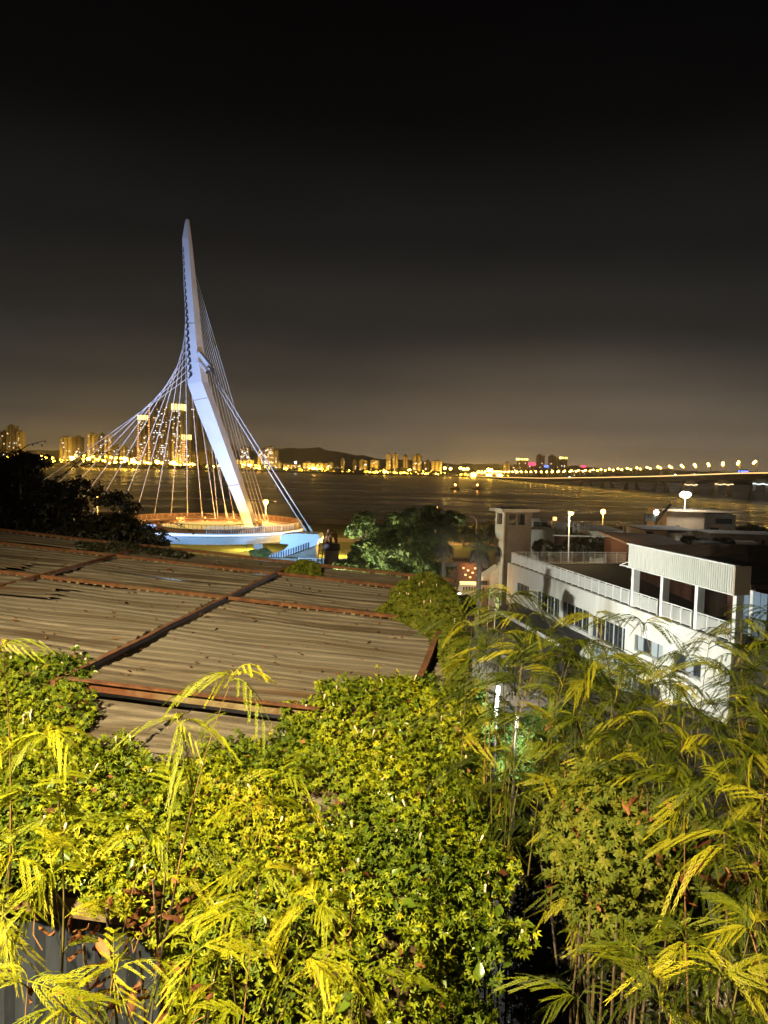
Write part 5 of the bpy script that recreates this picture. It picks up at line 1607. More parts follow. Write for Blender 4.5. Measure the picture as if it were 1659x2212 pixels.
# ================================================================== OLD SHED ROOF BELOW THE VIEWPOINT
EA = np.array([.213, .977])
EB = np.array([.977, -.213])
def RP(al, b, dz=0.0):
    a = al + .15 * b
    q = a * EA + b * EB
    return np.array([q[0], q[1], -2.4 + .04 * a - .08 * b + dz])
RN = np.array([0, 0, 1.0]) - .04 * np.array([*EA, 0]) + .08 * np.array([*EB, 0])
def on_roof(x, y, dz=0.0):
    d = ray(x, y)
    return d * ((-2.4 + dz) / (d @ RN))
def right_b(al):
    return float(np.interp(al, [3.8, 6.5, 12.2], [-.62, -.80, -1.45]))
def wave(u):
    """trapezoid corrugation, pitch 0.18 m"""
    p = (u / .16) % 1.0
    return .010 * float(np.interp(p, [0, .18, .34, .62, .80, 1], [0, 0, 1, 1, 0, 0]))
def corr_sheet(al0, al1, b0, b1, dz=0.0, ragged=0.0, sag=0.0, rg=None):
    mb = MB()
    us = []
    u = al0
    while u < al1 - 1e-6:
        for f_ in (0, .18, .34, .62, .80):
            v = u + f_ * .16
            if v < al1:
                us.append(v)
        u += .16
    us.append(al1)
    nb_ = 5
    for i, al in enumerate(us):
        for k in range(nb_):
            b = b0 + (b1 - b0) * k / (nb_ - 1)
            if k == nb_ - 1 and ragged:
                b += rg.uniform(-ragged, ragged)
            mb.v.append(tuple(RP(al, b, dz + wave(al - al0) - sag * math.sin(math.pi * k / (nb_ - 1)) + .012 * math.sin(al * 5 + b * 3))))
    for i in range(len(us) - 1):
        for k in range(nb_ - 1):
            p = i * nb_ + k
            mb.f.append((p, p + 1, p + nb_ + 1, p + nb_))
    # underside lip so that the sheet has an edge
    n0 = len(mb.v)
    for i in range(len(us)):
        for k in (0, nb_ - 1):
            x, y, z = mb.v[i * nb_ + k]
            mb.v.append((x, y, z - .012))
    for i in range(len(us) - 1):
        for j, k in enumerate((0, nb_ - 1)):
            p, q = i * nb_ + k, (i + 1) * nb_ + k
            mb.f.append((p, q, n0 + 2 * (i + 1) + j, n0 + 2 * i + j))
    return mb
shed = thing('shed', 'old shed with wide corrugated grey roof and rusty beams below the viewpoint', 'shed', RP(8, -4, -3.4))
rr = np.random.default_rng(77)
def loc_build(mb, name, m, parent):
    """mesh with its own origin, so that grain runs differently on every sheet"""
    c = np.array(mb.v).mean(0)
    off = np.array(OFF[parent.name])
    return link(name, mb.mesh(name, m, tuple(c)), parent, tuple(c - off))
cols = [(-12.4, -9.0), (-8.98, -6.3), (-6.16, -3.95), (-3.76, None)]
rows = [(6.14, 6.95), (6.9, 7.75), (7.7, 8.55), (8.5, 9.32), (9.36, 10.2), (10.15, 11.0), (11.1, 12.02)]
for ri, (a0, a1) in enumerate(rows):
    for ci, (b0, b1) in enumerate(cols):
        bb1 = b1 if b1 is not None else right_b(a0 + .4)
        mb = corr_sheet(a0 + rr.uniform(-.01, .01), a1, b0 + rr.uniform(-.04, .04), bb1 + rr.uniform(-.04, .04), rr.uniform(0, .012) + .012 * (ri % 2), .02 if ci != 1 else .10, rr.uniform(0, .02), rr)
        loc_build(mb, 'roof_sheet', ('sheet', 'sheet2', 'sheet3')[int(rr.integers(0, 3))], shed)
# two broken, slipped sheets at the left
for (a0, a1, b0, b1) in ((9.45, 10.0, -8.4, -6.75), (8.35, 9.0, -7.9, -5.55), (11.15, 11.6, -9.2, -6.9)):
    loc_build(corr_sheet(a0, a1, b0, b1, .055, .14, .01, rr), 'slipped_sheet', 'sheet2', shed)
def roof_beam(al0, b0, al1, b1, w, h, m, lift, n=9, wob=.012):
    """steel section lying on the sheets, very slightly bent"""
    mb = MB()
    for k in range(n):
        f_ = k / (n - 1)
        p = RP(al0 + (al1 - al0) * f_, b0 + (b1 - b0) * f_, lift) + rr.normal(0, wob, 3) * np.array([1, 1, .5])
        d = (RP(al1, b1) - RP(al0, b0))
        d /= np.linalg.norm(d)
        s = np.cross(d, [0, 0, 1])
        mb.v += [tuple(p - s * w / 2), tuple(p + s * w / 2), tuple(p + s * w / 2 + np.array([0, 0, h])), tuple(p - s * w / 2 + np.array([0, 0, h]))]
    for k in range(n - 1):
        for j in range(4):
            mb.f.append((4 * k + j, 4 * k + (j + 1) % 4, 4 * k + 4 + (j + 1) % 4, 4 * k + 4 + j))
    mb.f += [(3, 2, 1, 0), (4 * n - 4, 4 * n - 3, 4 * n - 2, 4 * n - 1)]
    return mb
for (b, a0, a1) in ((-3.85, 5.95, 12.1), (-6.22, 7.0, 12.1), (-8.98, 7.0, 12.1)):
    loc_build(roof_beam(a0, b, a1, b, .05, .045, 'rust', .02, 14, .004), 'cross_beam', 'rust', shed)
loc_build(roof_beam(7.0, -1.13, 8.75, -1.2, .06, .06, 'rust', .03, 5), 'cross_beam', 'rust', shed)
for al in (9.33, 11.05, 12.02):
    be = right_b(al) - (.05 if al < 12 else 0)
    o = loc_build(roof_beam(al, -12.4, al, be, .045, .04, 'rust', .025, 16, .006), 'purlin', 'rust', shed)
    tb = MB()
    for b in np.arange(-10, be, .11):
        hh = rr.uniform(.01, .035)
        p = RP(al - .03, b, .03 - hh * .3)
        tb.box(p, (rr.uniform(.015, .05), .012, hh))
    c = np.array(tb.v).mean(0)
    off = np.array(OFF[shed.name]) + np.array(o.location)
    lk = link('rust_flakes', tb.mesh('rust_flakes', 'rust2', tuple(off)), o)
    lk['kind'] = 'stuff'
n_ = 420
lp = np.array([RP(rr.uniform(6.2, 12), rr.uniform(-8, -1.1), .025) for _ in range(n_)])
V, T, R = scatter(lp, np.tile([0, 0, 1.0], (n_, 1)), .045 * (.5 + rr.random(n_)), *OVAL, rr, .25)
o = link('leaf_litter', np_mesh('leaf_litter', V - np.array(OFF[shed.name]), T, 'deadleaf', R), shed)
o['kind'] = 'stuff'
# near eave: deep angle iron, dark gap, then the lower lean-to roof
loc_build(roof_beam(6.12, -12.4, 6.12, -1.0, .035, .07, 'rust2', -.05, 18, .004), 'eave_angle', 'rust2', shed)
loc_build(roof_beam(6.09, -12.4, 6.09, -1.0, .06, .014, 'rust', .037, 18, .004), 'eave_flange', 'rust', shed)
for (b0, b1) in ((-12, -8.2), (-8.15, -5.2), (-5.15, -2.9), (-2.86, -.66)):
    for (a0, a1) in ((3.9, 4.7), (4.65, 5.45), (5.4, 6.3)):
        loc_build(corr_sheet(a0, a1, b0, b1, -.15 + rr.uniform(0, .012) - .02 * (6.2 - a0), .03, .015, rr), 'lower_sheet', 'sheet' if a0 > 4 else 'sheet2', shed)
loc_build(roof_beam(3.92, -12, 3.92, -.66, .06, .11, 'rust2', -.40, 14, .004), 'eave_angle', 'rust2', shed)
# walls
def shed_wall(p0, p1, z0, name, m, n, parent):
    p0, p1 = np.array(p0), np.array(p1)
    nrm = np.cross(p1 - p0, [0, 0, 1.0])
    nrm /= np.linalg.norm(nrm)
    mb = MB()
    for i in range(n * 4 + 1):
        f_ = i / (n * 4)
        q = p0 + (p1 - p0) * f_ + nrm * (.03 if i % 4 in (1, 2) else 0)
        mb.v += [(q[0], q[1], z0), (q[0], q[1], q[2])]
    for i in range(n * 4):
        mb.f.append((2 * i, 2 * i + 2, 2 * i + 3, 2 * i + 1))
    return loc_build(mb, name, m, parent)
for k in range(8):
    b0, b1 = -7.6 + .86 * k, -7.6 + .86 * (k + 1) + .02
    shed_wall(RP(4.02 - .004 * (k % 2), b0, -.33), RP(4.02 - .004 * (k % 2), b1, -.33), -6.2, 'wall_sheet', 'bluesheet', 5, shed)
for k in range(9):
    a0, a1 = 4.02 + .9 * k, 4.02 + .9 * (k + 1)
    shed_wall(RP(a0, right_b(a0) - .04, -.08 if a0 > 6 else -.33), RP(a1, right_b(a1) - .04, -.08 if a0 > 6 else -.33), -12.0, 'wall_sheet', 'bluesheet', 5, shed)

# ================================================================== CLIMBING VINES
def inpoly(P, poly):
    x, y = P[:, 0], P[:, 1]
    c = np.zeros(len(P), bool)
    j = len(poly) - 1
    for i in range(len(poly)):
        xi, yi, xj, yj = *poly[i], *poly[j]
        with np.errstate(divide='ignore', invalid='ignore'):
            c ^= ((yi > y) != (yj > y)) & (x < (xj - xi) * (y - yi) / (yj - yi) + xi)
        j = i
    return c
def edge_dist(P, poly):
    d = np.full(len(P), 1e9)
    for i in range(len(poly)):
        a, b = np.array(poly[i - 1]), np.array(poly[i])
        ab = b - a
        t_ = np.clip(((P - a) @ ab) / (ab @ ab), 0, 1)
        d = np.minimum(d, np.linalg.norm(P - a - t_[:, None] * ab, axis=1))
    return d
top = [(-260, 1450), (0, 1440), (60, 1432), (130, 1428), (195, 1450), (212, 1478), (240, 1500), (205, 1515), (150, 1535), (168, 1560), (250, 1572), (330, 1592), (400, 1606), (470, 1592), (525, 1572), (600, 1556), (645, 1536), (662, 1514), (720, 1492), (800, 1480), (880, 1478), (970, 1492), (1010, 1540), (1045, 1620), (1060, 1700), (1085, 1790), (1105, 1880), (1115, 1960), (1118, 2050), (-260, 2050)]
poly = [tuple(on_roof(x, y, -.02)[:2]) for x, y in top]
def bumps(X, Y, s=1.0):
    return .5 + .22 * np.sin(X * 3.1 * s + 1.3) * np.sin(Y * 2.7 * s + .4) + .16 * np.sin(X * 6.3 * s + Y * 4.1 * s) + .12 * np.sin(X * 11 * s - Y * 9 * s + 2)
ZR = lambda X, Y: -2.4 + .04 * (X * EA[0] + Y * EA[1]) - .08 * (X * EB[0] + Y * EB[1])
def alpha_b(X, Y):
    b = X * EB[0] + Y * EB[1]
    a = X * EA[0] + Y * EA[1]
    return a - .15 * b, b
def mat_h(X, Y):
    """height of the vine mat's top surface"""
    d = edge_dist(np.stack([X, Y], 1), poly)
    tap = np.sqrt(np.clip(d / .5, 0, 1))
    al, b = alpha_b(X, Y)
    low = -.17 * (1 - smooth(5.6, 6.25, al))
    hump = .05 * np.exp(-((X - .15) ** 2 / .35 + (Y - 5.2) ** 2 / 2.5)) + .0 * np.exp(-((X + 2.6) ** 2 / .5 + (Y - 6.4) ** 2 / .5))
    hole = -.10 * np.exp(-((X + .38) ** 2 / .03 + (Y - 4.9) ** 2 / .05))
    return ZR(X, Y) + low + tap * (.09 + .06 * bumps(X, Y) + hump + hole)
rv = np.random.default_rng(101)
vine = thing('vine', 'dense yellow-green morning glory vine smothering the near shed roof and eave', 'vine', (0, 4, -4.5))
vine['label'] = 'dense yellow-green flowering vine smothering the near end of the shed roof'
VO = np.array(OFF[vine.name])
n_ = 105000
X, Y = rv.uniform(-5.2, 1.1, n_), rv.uniform(2.9, 8.2, n_)
al, b = alpha_b(X, Y)
k = inpoly(np.stack([X + .10 * np.sin(Y * 9 + X * 4) + .05 * np.sin(X * 23), Y + .10 * np.sin(X * 8 + 1) + .06 * np.sin(X * 21 + Y * 9)], 1), poly) & (al > 3.75)
X, Y = X[k], Y[k]
hole = np.exp(-((X + .38) ** 2 / .03 + (Y - 4.9) ** 2 / .06)) + .8 * np.exp(-((X + .30) ** 2 / .02 + (Y - 4.55) ** 2 / .03))
k = rv.random(len(X)) > hole * .9
X, Y = X[k], Y[k]
Z = mat_h(X, Y) + rv.normal(0, .035, len(X)) - .02 + .022 * np.sin(X * 19 + 3 * np.sin(Y * 7)) * np.sin(Y * 17 + 2 * np.sin(X * 5))
ptop = np.stack([X, Y, Z], 1)
e = .05
gx = (mat_h(X + e, Y) - mat_h(X - e, Y)) / (2 * e)
gy = (mat_h(X, Y + e) - mat_h(X, Y - e)) / (2 * e)
ntop = np.stack([-gx, -gy - .25, np.full_like(gx, 1.0)], 1)
# curtain over the front eave
n_ = 34000
b = rv.uniform(-6.2, -.15, n_)
depth = np.interp(b, [-6.2, -3.3, -2.9, -2.5, -2.2, -1.9, -1.55, -1.2, -.1], [.30, .28, .14, .10, .16, .40, .9, 2.0, 2.1]) * (1 + .25 * np.sin(b * 7) + .15 * np.sin(b * 17 + 1))
v = rv.random(n_) ** .85
zd = v * depth
k = rv.random(n_) < np.clip(depth / 1.1, .25, 1)
b, zd, v, depth = b[k], zd[k], v[k], depth[k]
bul = .10 + .24 * np.sin(np.clip(zd / .9, 0, 1.57)) * np.clip(depth / 1.2, .3, 1) + .06 * np.sin(b * 9 + zd * 6) + .04 * np.sin(b * 21 - zd * 13)
alf = 3.86 - bul + rv.normal(0, .03, len(b))
a = alf + .15 * b
q = a[:, None] * EA + b[:, None] * EB
zf = -2.4 + .04 * a - .08 * b - .13 - zd + .12 * np.cos(np.clip(zd * 3, 0, 3.1))
pfr = np.stack([q[:, 0], q[:, 1], zf], 1)
nfr = np.stack([np.full(len(b), -.15), np.full(len(b), -1.0), .55 - .3 * np.clip(zd, 0, 1)], 1)
# right flank hanging down the gable wall
n_ = 9000
al = rv.uniform(3.5, 8.2, n_)
zd = rv.random(n_) ** 1.1 * 1.9
b = np.array([right_b(t_) for t_ in al]) + .10 + .16 * np.sin(np.clip(zd * 2, 0, 1.57)) + .05 * np.sin(al * 8 + zd * 5) + rv.normal(0, .03, n_)
a = al + .15 * b
q = a[:, None] * EA + b[:, None] * EB
prt = np.stack([q[:, 0], q[:, 1], -2.4 + .04 * a - .08 * b + .05 - zd], 1)
nrt = np.stack([np.full(n_, 1.0), np.full(n_, -.5), np.full(n_, .5)], 1)
P = np.concatenate([ptop, pfr, prt])
N = np.concatenate([ntop, nfr, nrt])
N = N + .5 * np.stack([np.sin(P[:, 0] * 31 + 4 * np.sin(P[:, 1] * 9)), np.sin(P[:, 1] * 27 + P[:, 2] * 25 + 3 * np.sin(P[:, 0] * 11)), .4 * np.sin(P[:, 0] * 23 - P[:, 1] * 29)], 1)
size = .029 * (.5 + .9 * rv.random(len(P))) * np.where(np.arange(len(P)) < len(ptop), 1.0, 1.12)
# the 300 leaves that show largest are pieces of their own
dist = np.linalg.norm(P, axis=1)
fx_ = P[:, 0] / P[:, 1]
vis = (np.abs(fx_) < .46) & (P[:, 2] / P[:, 1] > -.72) & (np.arange(len(P)) < len(ptop) + len(pfr)) & (rv.random(len(P)) < .25)
order = np.argsort(dist + np.where(vis, 0, 100))
near, rest = order[:300], order[300:]
V, T, R = scatter(P[rest], N[rest], size[rest], *PALML, rv, .55)
pc = P[rest]
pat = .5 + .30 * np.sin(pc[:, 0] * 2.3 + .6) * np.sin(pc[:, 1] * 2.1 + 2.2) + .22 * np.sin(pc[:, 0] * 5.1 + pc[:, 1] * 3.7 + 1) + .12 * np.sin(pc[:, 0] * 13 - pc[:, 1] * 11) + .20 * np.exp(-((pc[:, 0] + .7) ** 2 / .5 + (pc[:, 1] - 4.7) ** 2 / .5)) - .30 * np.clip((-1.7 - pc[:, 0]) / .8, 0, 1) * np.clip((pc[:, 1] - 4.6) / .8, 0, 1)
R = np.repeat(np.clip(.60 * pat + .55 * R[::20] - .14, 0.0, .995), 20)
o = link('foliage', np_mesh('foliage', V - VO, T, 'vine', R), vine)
o['kind'] = 'stuff'
n_ = 3600
ii = rv.integers(0, len(P), n_)
V, T, R = scatter(P[ii] + rv.normal(0, .015, (n_, 3)), N[ii], .055 * (.5 + .8 * rv.random(n_)), *OVAL, rv, .6)
o = link('mixed_foliage', np_mesh('mixed_foliage', V - VO, T, 'broad', R), vine)
o['kind'] = 'stuff'
n_ = 900
ii = rv.integers(0, len(P), n_)
V, T, R = scatter(P[ii], N[ii], .045 * (.5 + .9 * rv.random(n_)), *OVAL, rv, .9)
o = link('withered_leaves', np_mesh('withered_leaves', V - VO, T, 'deadleaf', R), vine)
o['kind'] = 'stuff'
def leaf_obj(name, me, parent, p, nrm, size, rg, jit=.4):
    n_ = Vector(nrm).normalized() + Vector(rg.normal(0, jit, 3))
    n_.normalize()
    qd = n_.to_track_quat('Z', 'X') @ Matrix.Rotation(rg.random() * 6.283, 3, 'Z').to_quaternion()
    o = link(name, me, parent)
    o.rotation_mode = 'QUATERNION'
    o.rotation_quaternion = qd
    o.location = [float(p[i]) - OFF[parent.name][i] for i in range(3)]
    o.scale = (size, size, size)
    return o
leaf_me = [np_mesh('leaf', *palmate(5, 100 + 4 * i, .14 + .015 * i, .22 + .05 * i), 'vine', np.full(25, .15 + .11 * i)) for i in range(6)]
for j, i in enumerate(near):
    leaf_obj('leaf', leaf_me[j % 6], vine, P[i], N[i], float(size[i]) * 1.1, rv)
def broad_template():
    V, T = [], []
    for i, (l, w) in enumerate(((0, .0), (.2, .24), (.45, .36), (.75, .24), (1, 0))):
        dz = -.25 * l * l
        V += [(l, -w, dz + .35 * w), (l, 0, dz), (l, w, dz + .35 * w)]
    for i in range(4):
        for s in (0, 1):
            p = 3 * i + s
            T += [(p, p + 3, p + 4), (p, p + 4, p + 1)]
    return np.array(V, float), np.array(T)
bm_ = np_mesh('broad_leaf', *broad_template(), 'broad', np.zeros(15))
ctr = [(800, 1760), (830, 1800), (770, 1790), (850, 1850), (880, 1860), (930, 1880), (810, 1830), (900, 1930), (980, 1900), (1000, 1840), (720, 1740), (760, 1830), (870, 1900), (1020, 2050), (940, 2000), (830, 1980), (700, 1800), (960, 2080), (900, 2120), (1040, 1980), (860, 2080), (760, 2160), (990, 2160), (1060, 2110)]
allp = np.concatenate([ptop, pfr])
aln = np.concatenate([ntop, nfr])
pxs = 829.5 + FPX * (allp @ _r) / (allp @ _f)
pys = 1106 - FPX * (allp @ _u) / (allp @ _f)
for j, (x, y) in enumerate(ctr * 2):
    i = int(np.argmin((pxs - x - rv.normal(0, 22)) ** 2 + (pys - y - rv.normal(0, 22)) ** 2))
    leaf_obj('broad_leaf', bm_, vine, allp[i] + np.array([0, -.02, .03]), aln[i], float(rv.uniform(.05, .085)), rv, .5)
# closed pale flowers
bud = MB()
for (z, r) in ((0, .16), (.25, .13), (.7, .2), (.97, .24), (1.0, .1)):
    pass
bud.tube([(0, 0, -.35), (0, 0, 0), (0.02, 0, .35), (.03, 0, .8), (.05, .02, 1.0)], [.05, .10, .15, .19, .10], 7)
bud_me = bud.mesh('flower_bud', 'bud', smooth=True)
pk = rv.choice(len(ptop), 150, replace=False)
cnt = 0
for i in pk:
    if cnt >= 95 or abs(pxs[i] - 829) > 850:
        continue
    cnt += 1
    o = link('flower_bud', bud_me, vine)
    s = float(rv.uniform(.032, .052))
    o.scale = (s * .9, s * .9, s)
    o.rotation_euler = (rv.normal(0, .28), rv.normal(0, .28), rv.random() * 6)
    o.location = tuple(ptop[i] - VO + np.array([0, -.01, .02]))
# litter and woody stems under the leaves
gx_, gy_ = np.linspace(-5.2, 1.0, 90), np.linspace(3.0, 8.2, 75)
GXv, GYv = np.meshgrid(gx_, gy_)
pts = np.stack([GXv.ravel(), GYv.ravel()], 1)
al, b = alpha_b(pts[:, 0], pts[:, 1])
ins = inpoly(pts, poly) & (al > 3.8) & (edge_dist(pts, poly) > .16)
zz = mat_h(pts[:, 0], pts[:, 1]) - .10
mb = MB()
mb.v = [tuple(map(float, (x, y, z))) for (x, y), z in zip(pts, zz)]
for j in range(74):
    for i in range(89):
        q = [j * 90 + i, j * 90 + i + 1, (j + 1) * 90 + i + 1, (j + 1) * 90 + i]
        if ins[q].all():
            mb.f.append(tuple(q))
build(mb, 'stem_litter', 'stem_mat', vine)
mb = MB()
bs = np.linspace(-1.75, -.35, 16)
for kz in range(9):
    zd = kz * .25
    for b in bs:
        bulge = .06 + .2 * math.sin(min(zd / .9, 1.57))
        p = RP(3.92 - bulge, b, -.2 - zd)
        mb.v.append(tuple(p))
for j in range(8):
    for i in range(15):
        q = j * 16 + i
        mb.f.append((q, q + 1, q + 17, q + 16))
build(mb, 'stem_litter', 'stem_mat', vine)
for j in range(46):
    i = int(rv.integers(0, len(pfr)))
    p = Vector(pfr[i])
    L = rv.uniform(.15, .45)
    path = [p]
    for s in range(5):
        path.append(path[-1] + Vector((rv.normal(0, .05), rv.normal(-.02, .04), -L / 5)))
    build(MB().tube(path, .003, 4), 'tendril', 'drytwig', vine)

for j in range(70):
    i = int(rv.integers(0, len(ptop)))
    p = Vector(ptop[i])
    L = rv.uniform(.08, .2)
    lean = Vector((rv.normal(0, .35), rv.normal(-.1, .35), 1)).normalized()
    path = [p - lean * .05, p + lean * L * .5, p + lean * L + Vector((rv.normal(0, .02), 0, -.01))]
    sh = build(MB().tube(path, [.003, .0025, .0015], 4), 'shoot', 'twig', vine)
    lp_ = np.array([tuple(path[0].lerp(path[2], f_) + Vector(rv.normal(0, .012, 3))) for f_ in np.linspace(.35, 1, 6)])
    V, T, R = scatter(lp_, np.tile([0, -.3, .8], (6, 1)), np.full(6, .03) * rv.uniform(.7, 1.2, 6), *PALM5, rv, .5)
    o = link('shoot_leaves', np_mesh('shoot_leaves', V - VO, T, 'vine', R), sh)
    o['kind'] = 'stuff'

def vine_patch(label, poly_d, n, hump, seed, m='vine_far', size=.045, base=(0, 9, -4), buds=14, dz=0.0):
    rg = np.random.default_rng(seed)
    pl_ = [tuple(on_roof(x, y, 0)[:2]) for x, y in poly_d]
    t = thing('vine', label, 'vine', base)
    A_ = np.array(pl_)
    X, Y = rg.uniform(A_[:, 0].min(), A_[:, 0].max(), n), rg.uniform(A_[:, 1].min(), A_[:, 1].max(), n)
    k = inpoly(np.stack([X, Y], 1), pl_)
    X, Y = X[k], Y[k]
    d = np.sqrt(np.clip(edge_dist(np.stack([X, Y], 1), pl_) / .3, 0, 1))
    Z = ZR(X, Y) + dz + d * (hump * (.45 + .8 * bumps(X, Y, 1.4))) * rg.random(len(X)) ** .35
    V, T, R = scatter(np.stack([X, Y, Z], 1), np.tile([0, -.45, .8], (len(X), 1)), size * (.6 + .8 * rg.random(len(X))), *PALM5, rg, .55)
    o = link('foliage', np_mesh('foliage', V - np.array(base), T, m, R), t)
    o['kind'] = 'stuff'
    for i in rg.choice(len(X), min(buds, len(X)), replace=False):
        o = link('flower_bud', bud_me, t)
        s = float(rg.uniform(.03, .042))
        o.scale = (s, s, s * 1.1)
        o.location = (X[i] - base[0], Y[i] - base[1], Z[i] + .03 - base[2])
    return t
vine_patch('vine heaped along the right edge of the shed roof', [(812, 1322), (850, 1300), (840, 1290), (865, 1262), (885, 1258), (940, 1262), (985, 1280), (1000, 1330), (1012, 1400), (1010, 1500), (965, 1500), (955, 1440), (935, 1400), (905, 1368), (870, 1350)], 17000, .20, 111, base=(.6, 9, -4))
vine_patch('small tuft of vine on the far edge of the shed roof', [(612, 1240), (640, 1222), (690, 1230), (690, 1244), (640, 1246)], 1500, .20, 112, base=(-1.3, 11.7, -3.5), buds=0, size=.05)
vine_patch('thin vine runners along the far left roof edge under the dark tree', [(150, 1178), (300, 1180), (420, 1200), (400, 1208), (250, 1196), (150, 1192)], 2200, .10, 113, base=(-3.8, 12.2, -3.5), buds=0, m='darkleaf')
# creeper-covered shrubs in the gully on the right
def creeper(label, clumps, n, seed, m='vine', size=.038):
    rg = np.random.default_rng(seed)
    cl = []
    for (x, y, D, r) in clumps:
        p = at(x, y, D)
        cl.append((p[0], p[1], p[2], r, r, r * .9))
    b_ = (cl[0][0], cl[0][1], -5.5)
    t = thing('creeper', label, 'creeper', b_)
    P, N = crown_pts(cl, n, rg, .5)
    P = P + rg.normal(0, .05, P.shape)
    N[:, 1] -= .5
    V, T, R = scatter(P, N, size * (.6 + .8 * rg.random(n)), *PALM5, rg, .5)
    o = link('foliage', np_mesh('foliage', V - np.array(b_), T, m, R), t)
    o['kind'] = 'stuff'
    for c in cl:
        build(MB().tube([(b_[0], b_[1], -5.5), ((b_[0] + c[0]) / 2, c[1], (c[2] - 5.5) / 2), c[:3]], [.012, .009, .005], 5), 'stem', 'bark', t)
    return t
creeper('bright five-fingered creeper heaped below the feathery shrubs at right', [(1300, 1730, 4.0, .2), (1240, 1790, 4.2, .17), (1340, 1830, 3.7, .2), (1275, 1860, 3.8, .16), (1380, 1770, 3.9, .16), (1340, 1690, 4.2, .12), (1260, 1700, 4.3, .12), (1400, 1850, 3.6, .14), (1310, 1950, 3.9, .17), (1385, 1940, 3.7, .17), (1255, 1920, 4.1, .13), (1440, 1790, 3.8, .13)], 4600, 121, 'vine_far', .032)
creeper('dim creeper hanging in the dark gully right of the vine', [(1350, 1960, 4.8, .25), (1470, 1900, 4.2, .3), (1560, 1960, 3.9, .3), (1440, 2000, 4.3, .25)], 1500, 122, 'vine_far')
creeper('near-black creeper deep in the gully beside the vine', [(1180, 1930, 5.8, .32), (1260, 2010, 5.6, .32), (1150, 1830, 6.2, .28), (1170, 2040, 5.4, .3), (1230, 1880, 5.9, .3), (1280, 2100, 5.2, .3), (1180, 2150, 5.0, .3)], 3600, 125, 'darkleaf')  # dark leaf colour stands in for the shade of the gully
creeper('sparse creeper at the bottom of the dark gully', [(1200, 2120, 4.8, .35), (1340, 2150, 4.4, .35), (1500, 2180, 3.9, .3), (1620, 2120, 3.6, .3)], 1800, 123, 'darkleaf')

# ================================================================== FEATHERY SHRUBS
def feather_mesh(seed, pairs=7, L=1.0, droop=.35, curl=.35, fm='feather'):
    rg = np.random.default_rng(seed)
    V, T = [], []
    def rach(t_):
        return Vector((L * (t_ - .12 * droop * t_ * t_), 0, L * (.28 * t_ - (droop + .28) * t_ * t_)))
    # rachis: thin three-sided tube
    prev = None
    for k in range(9):
        c = rach(k / 8)
        r = .012 * (1.2 - .7 * k / 8)
        b_ = len(V)
        V += [c + Vector((0, r, 0)), c + Vector((0, -r * .6, r)), c + Vector((0, -r * .6, -r))]
        if prev is not None:
            for j in range(3):
                a0, a1, c0, c1_ = prev + j, prev + (j + 1) % 3, b_ + j, b_ + (j + 1) % 3
                T += [(a0, a1, c1_), (a0, c1_, c0)]
        prev = b_
    def pinna(o_, d, l):
        n_ = 10
        d = d.normalized()
        up = Vector((0, 0, 1))
        side = d.cross(up)
        side.normalize()
        tw = rg.uniform(-.5, .5)
        side = (side * math.cos(tw) + up * math.sin(tw)).normalized()
        pts = []
        for k in range(n_ + 1):
            f_ = k / n_
            pts.append(o_ + d * l * f_ + Vector((0, 0, -curl * l * f_ * f_)))
        for k in range(n_):
            w = .036 * l / .5 * (1 - .3 * k / n_) * (.8 + .4 * rg.random())
            st = (pts[k + 1] - pts[k])
            for s in (-1, 1):
                b_ = len(V)
                V.append(pts[k])
                V.append(pts[k] + st * .55)
                V.append(pts[k] + st * 1.9 + side * s * w + up * w * .35)
                V.append(pts[k] + st * .9 + side * s * w * .9 + up * w * .3)
                T.extend([(b_, b_ + 1, b_ + 2), (b_, b_ + 2, b_ + 3)])
    for k in range(pairs):
        t_ = .22 + .78 * k / (pairs - 1)
        o_ = rach(t_)
        tang = (rach(min(t_ + .05, 1.05)) - o_).normalized()
        l = .56 * (1 - .25 * abs(k - pairs * .4) / pairs) * rg.uniform(.85, 1.1)
        for s in (-1, 1):
            d = tang * .9 + Vector((0, s * rg.uniform(.3, .8), rg.uniform(-.4, -.05)))
            pinna(o_, d, l)
    return np_mesh('leaf', np.array([tuple(v) for v in V]), np.array(T), fm, np.zeros(len(V)))
FEA = [feather_mesh(200 + i, 4 + i % 3, 1.0, .32 + .13 * i, .35 + .16 * (i % 4)) for i in range(6)]
FED = [feather_mesh(200 + i, 4 + i % 3, 1.0, .32 + .13 * i, .35 + .16 * (i % 4), 'feather_shaded') for i in range(6)]
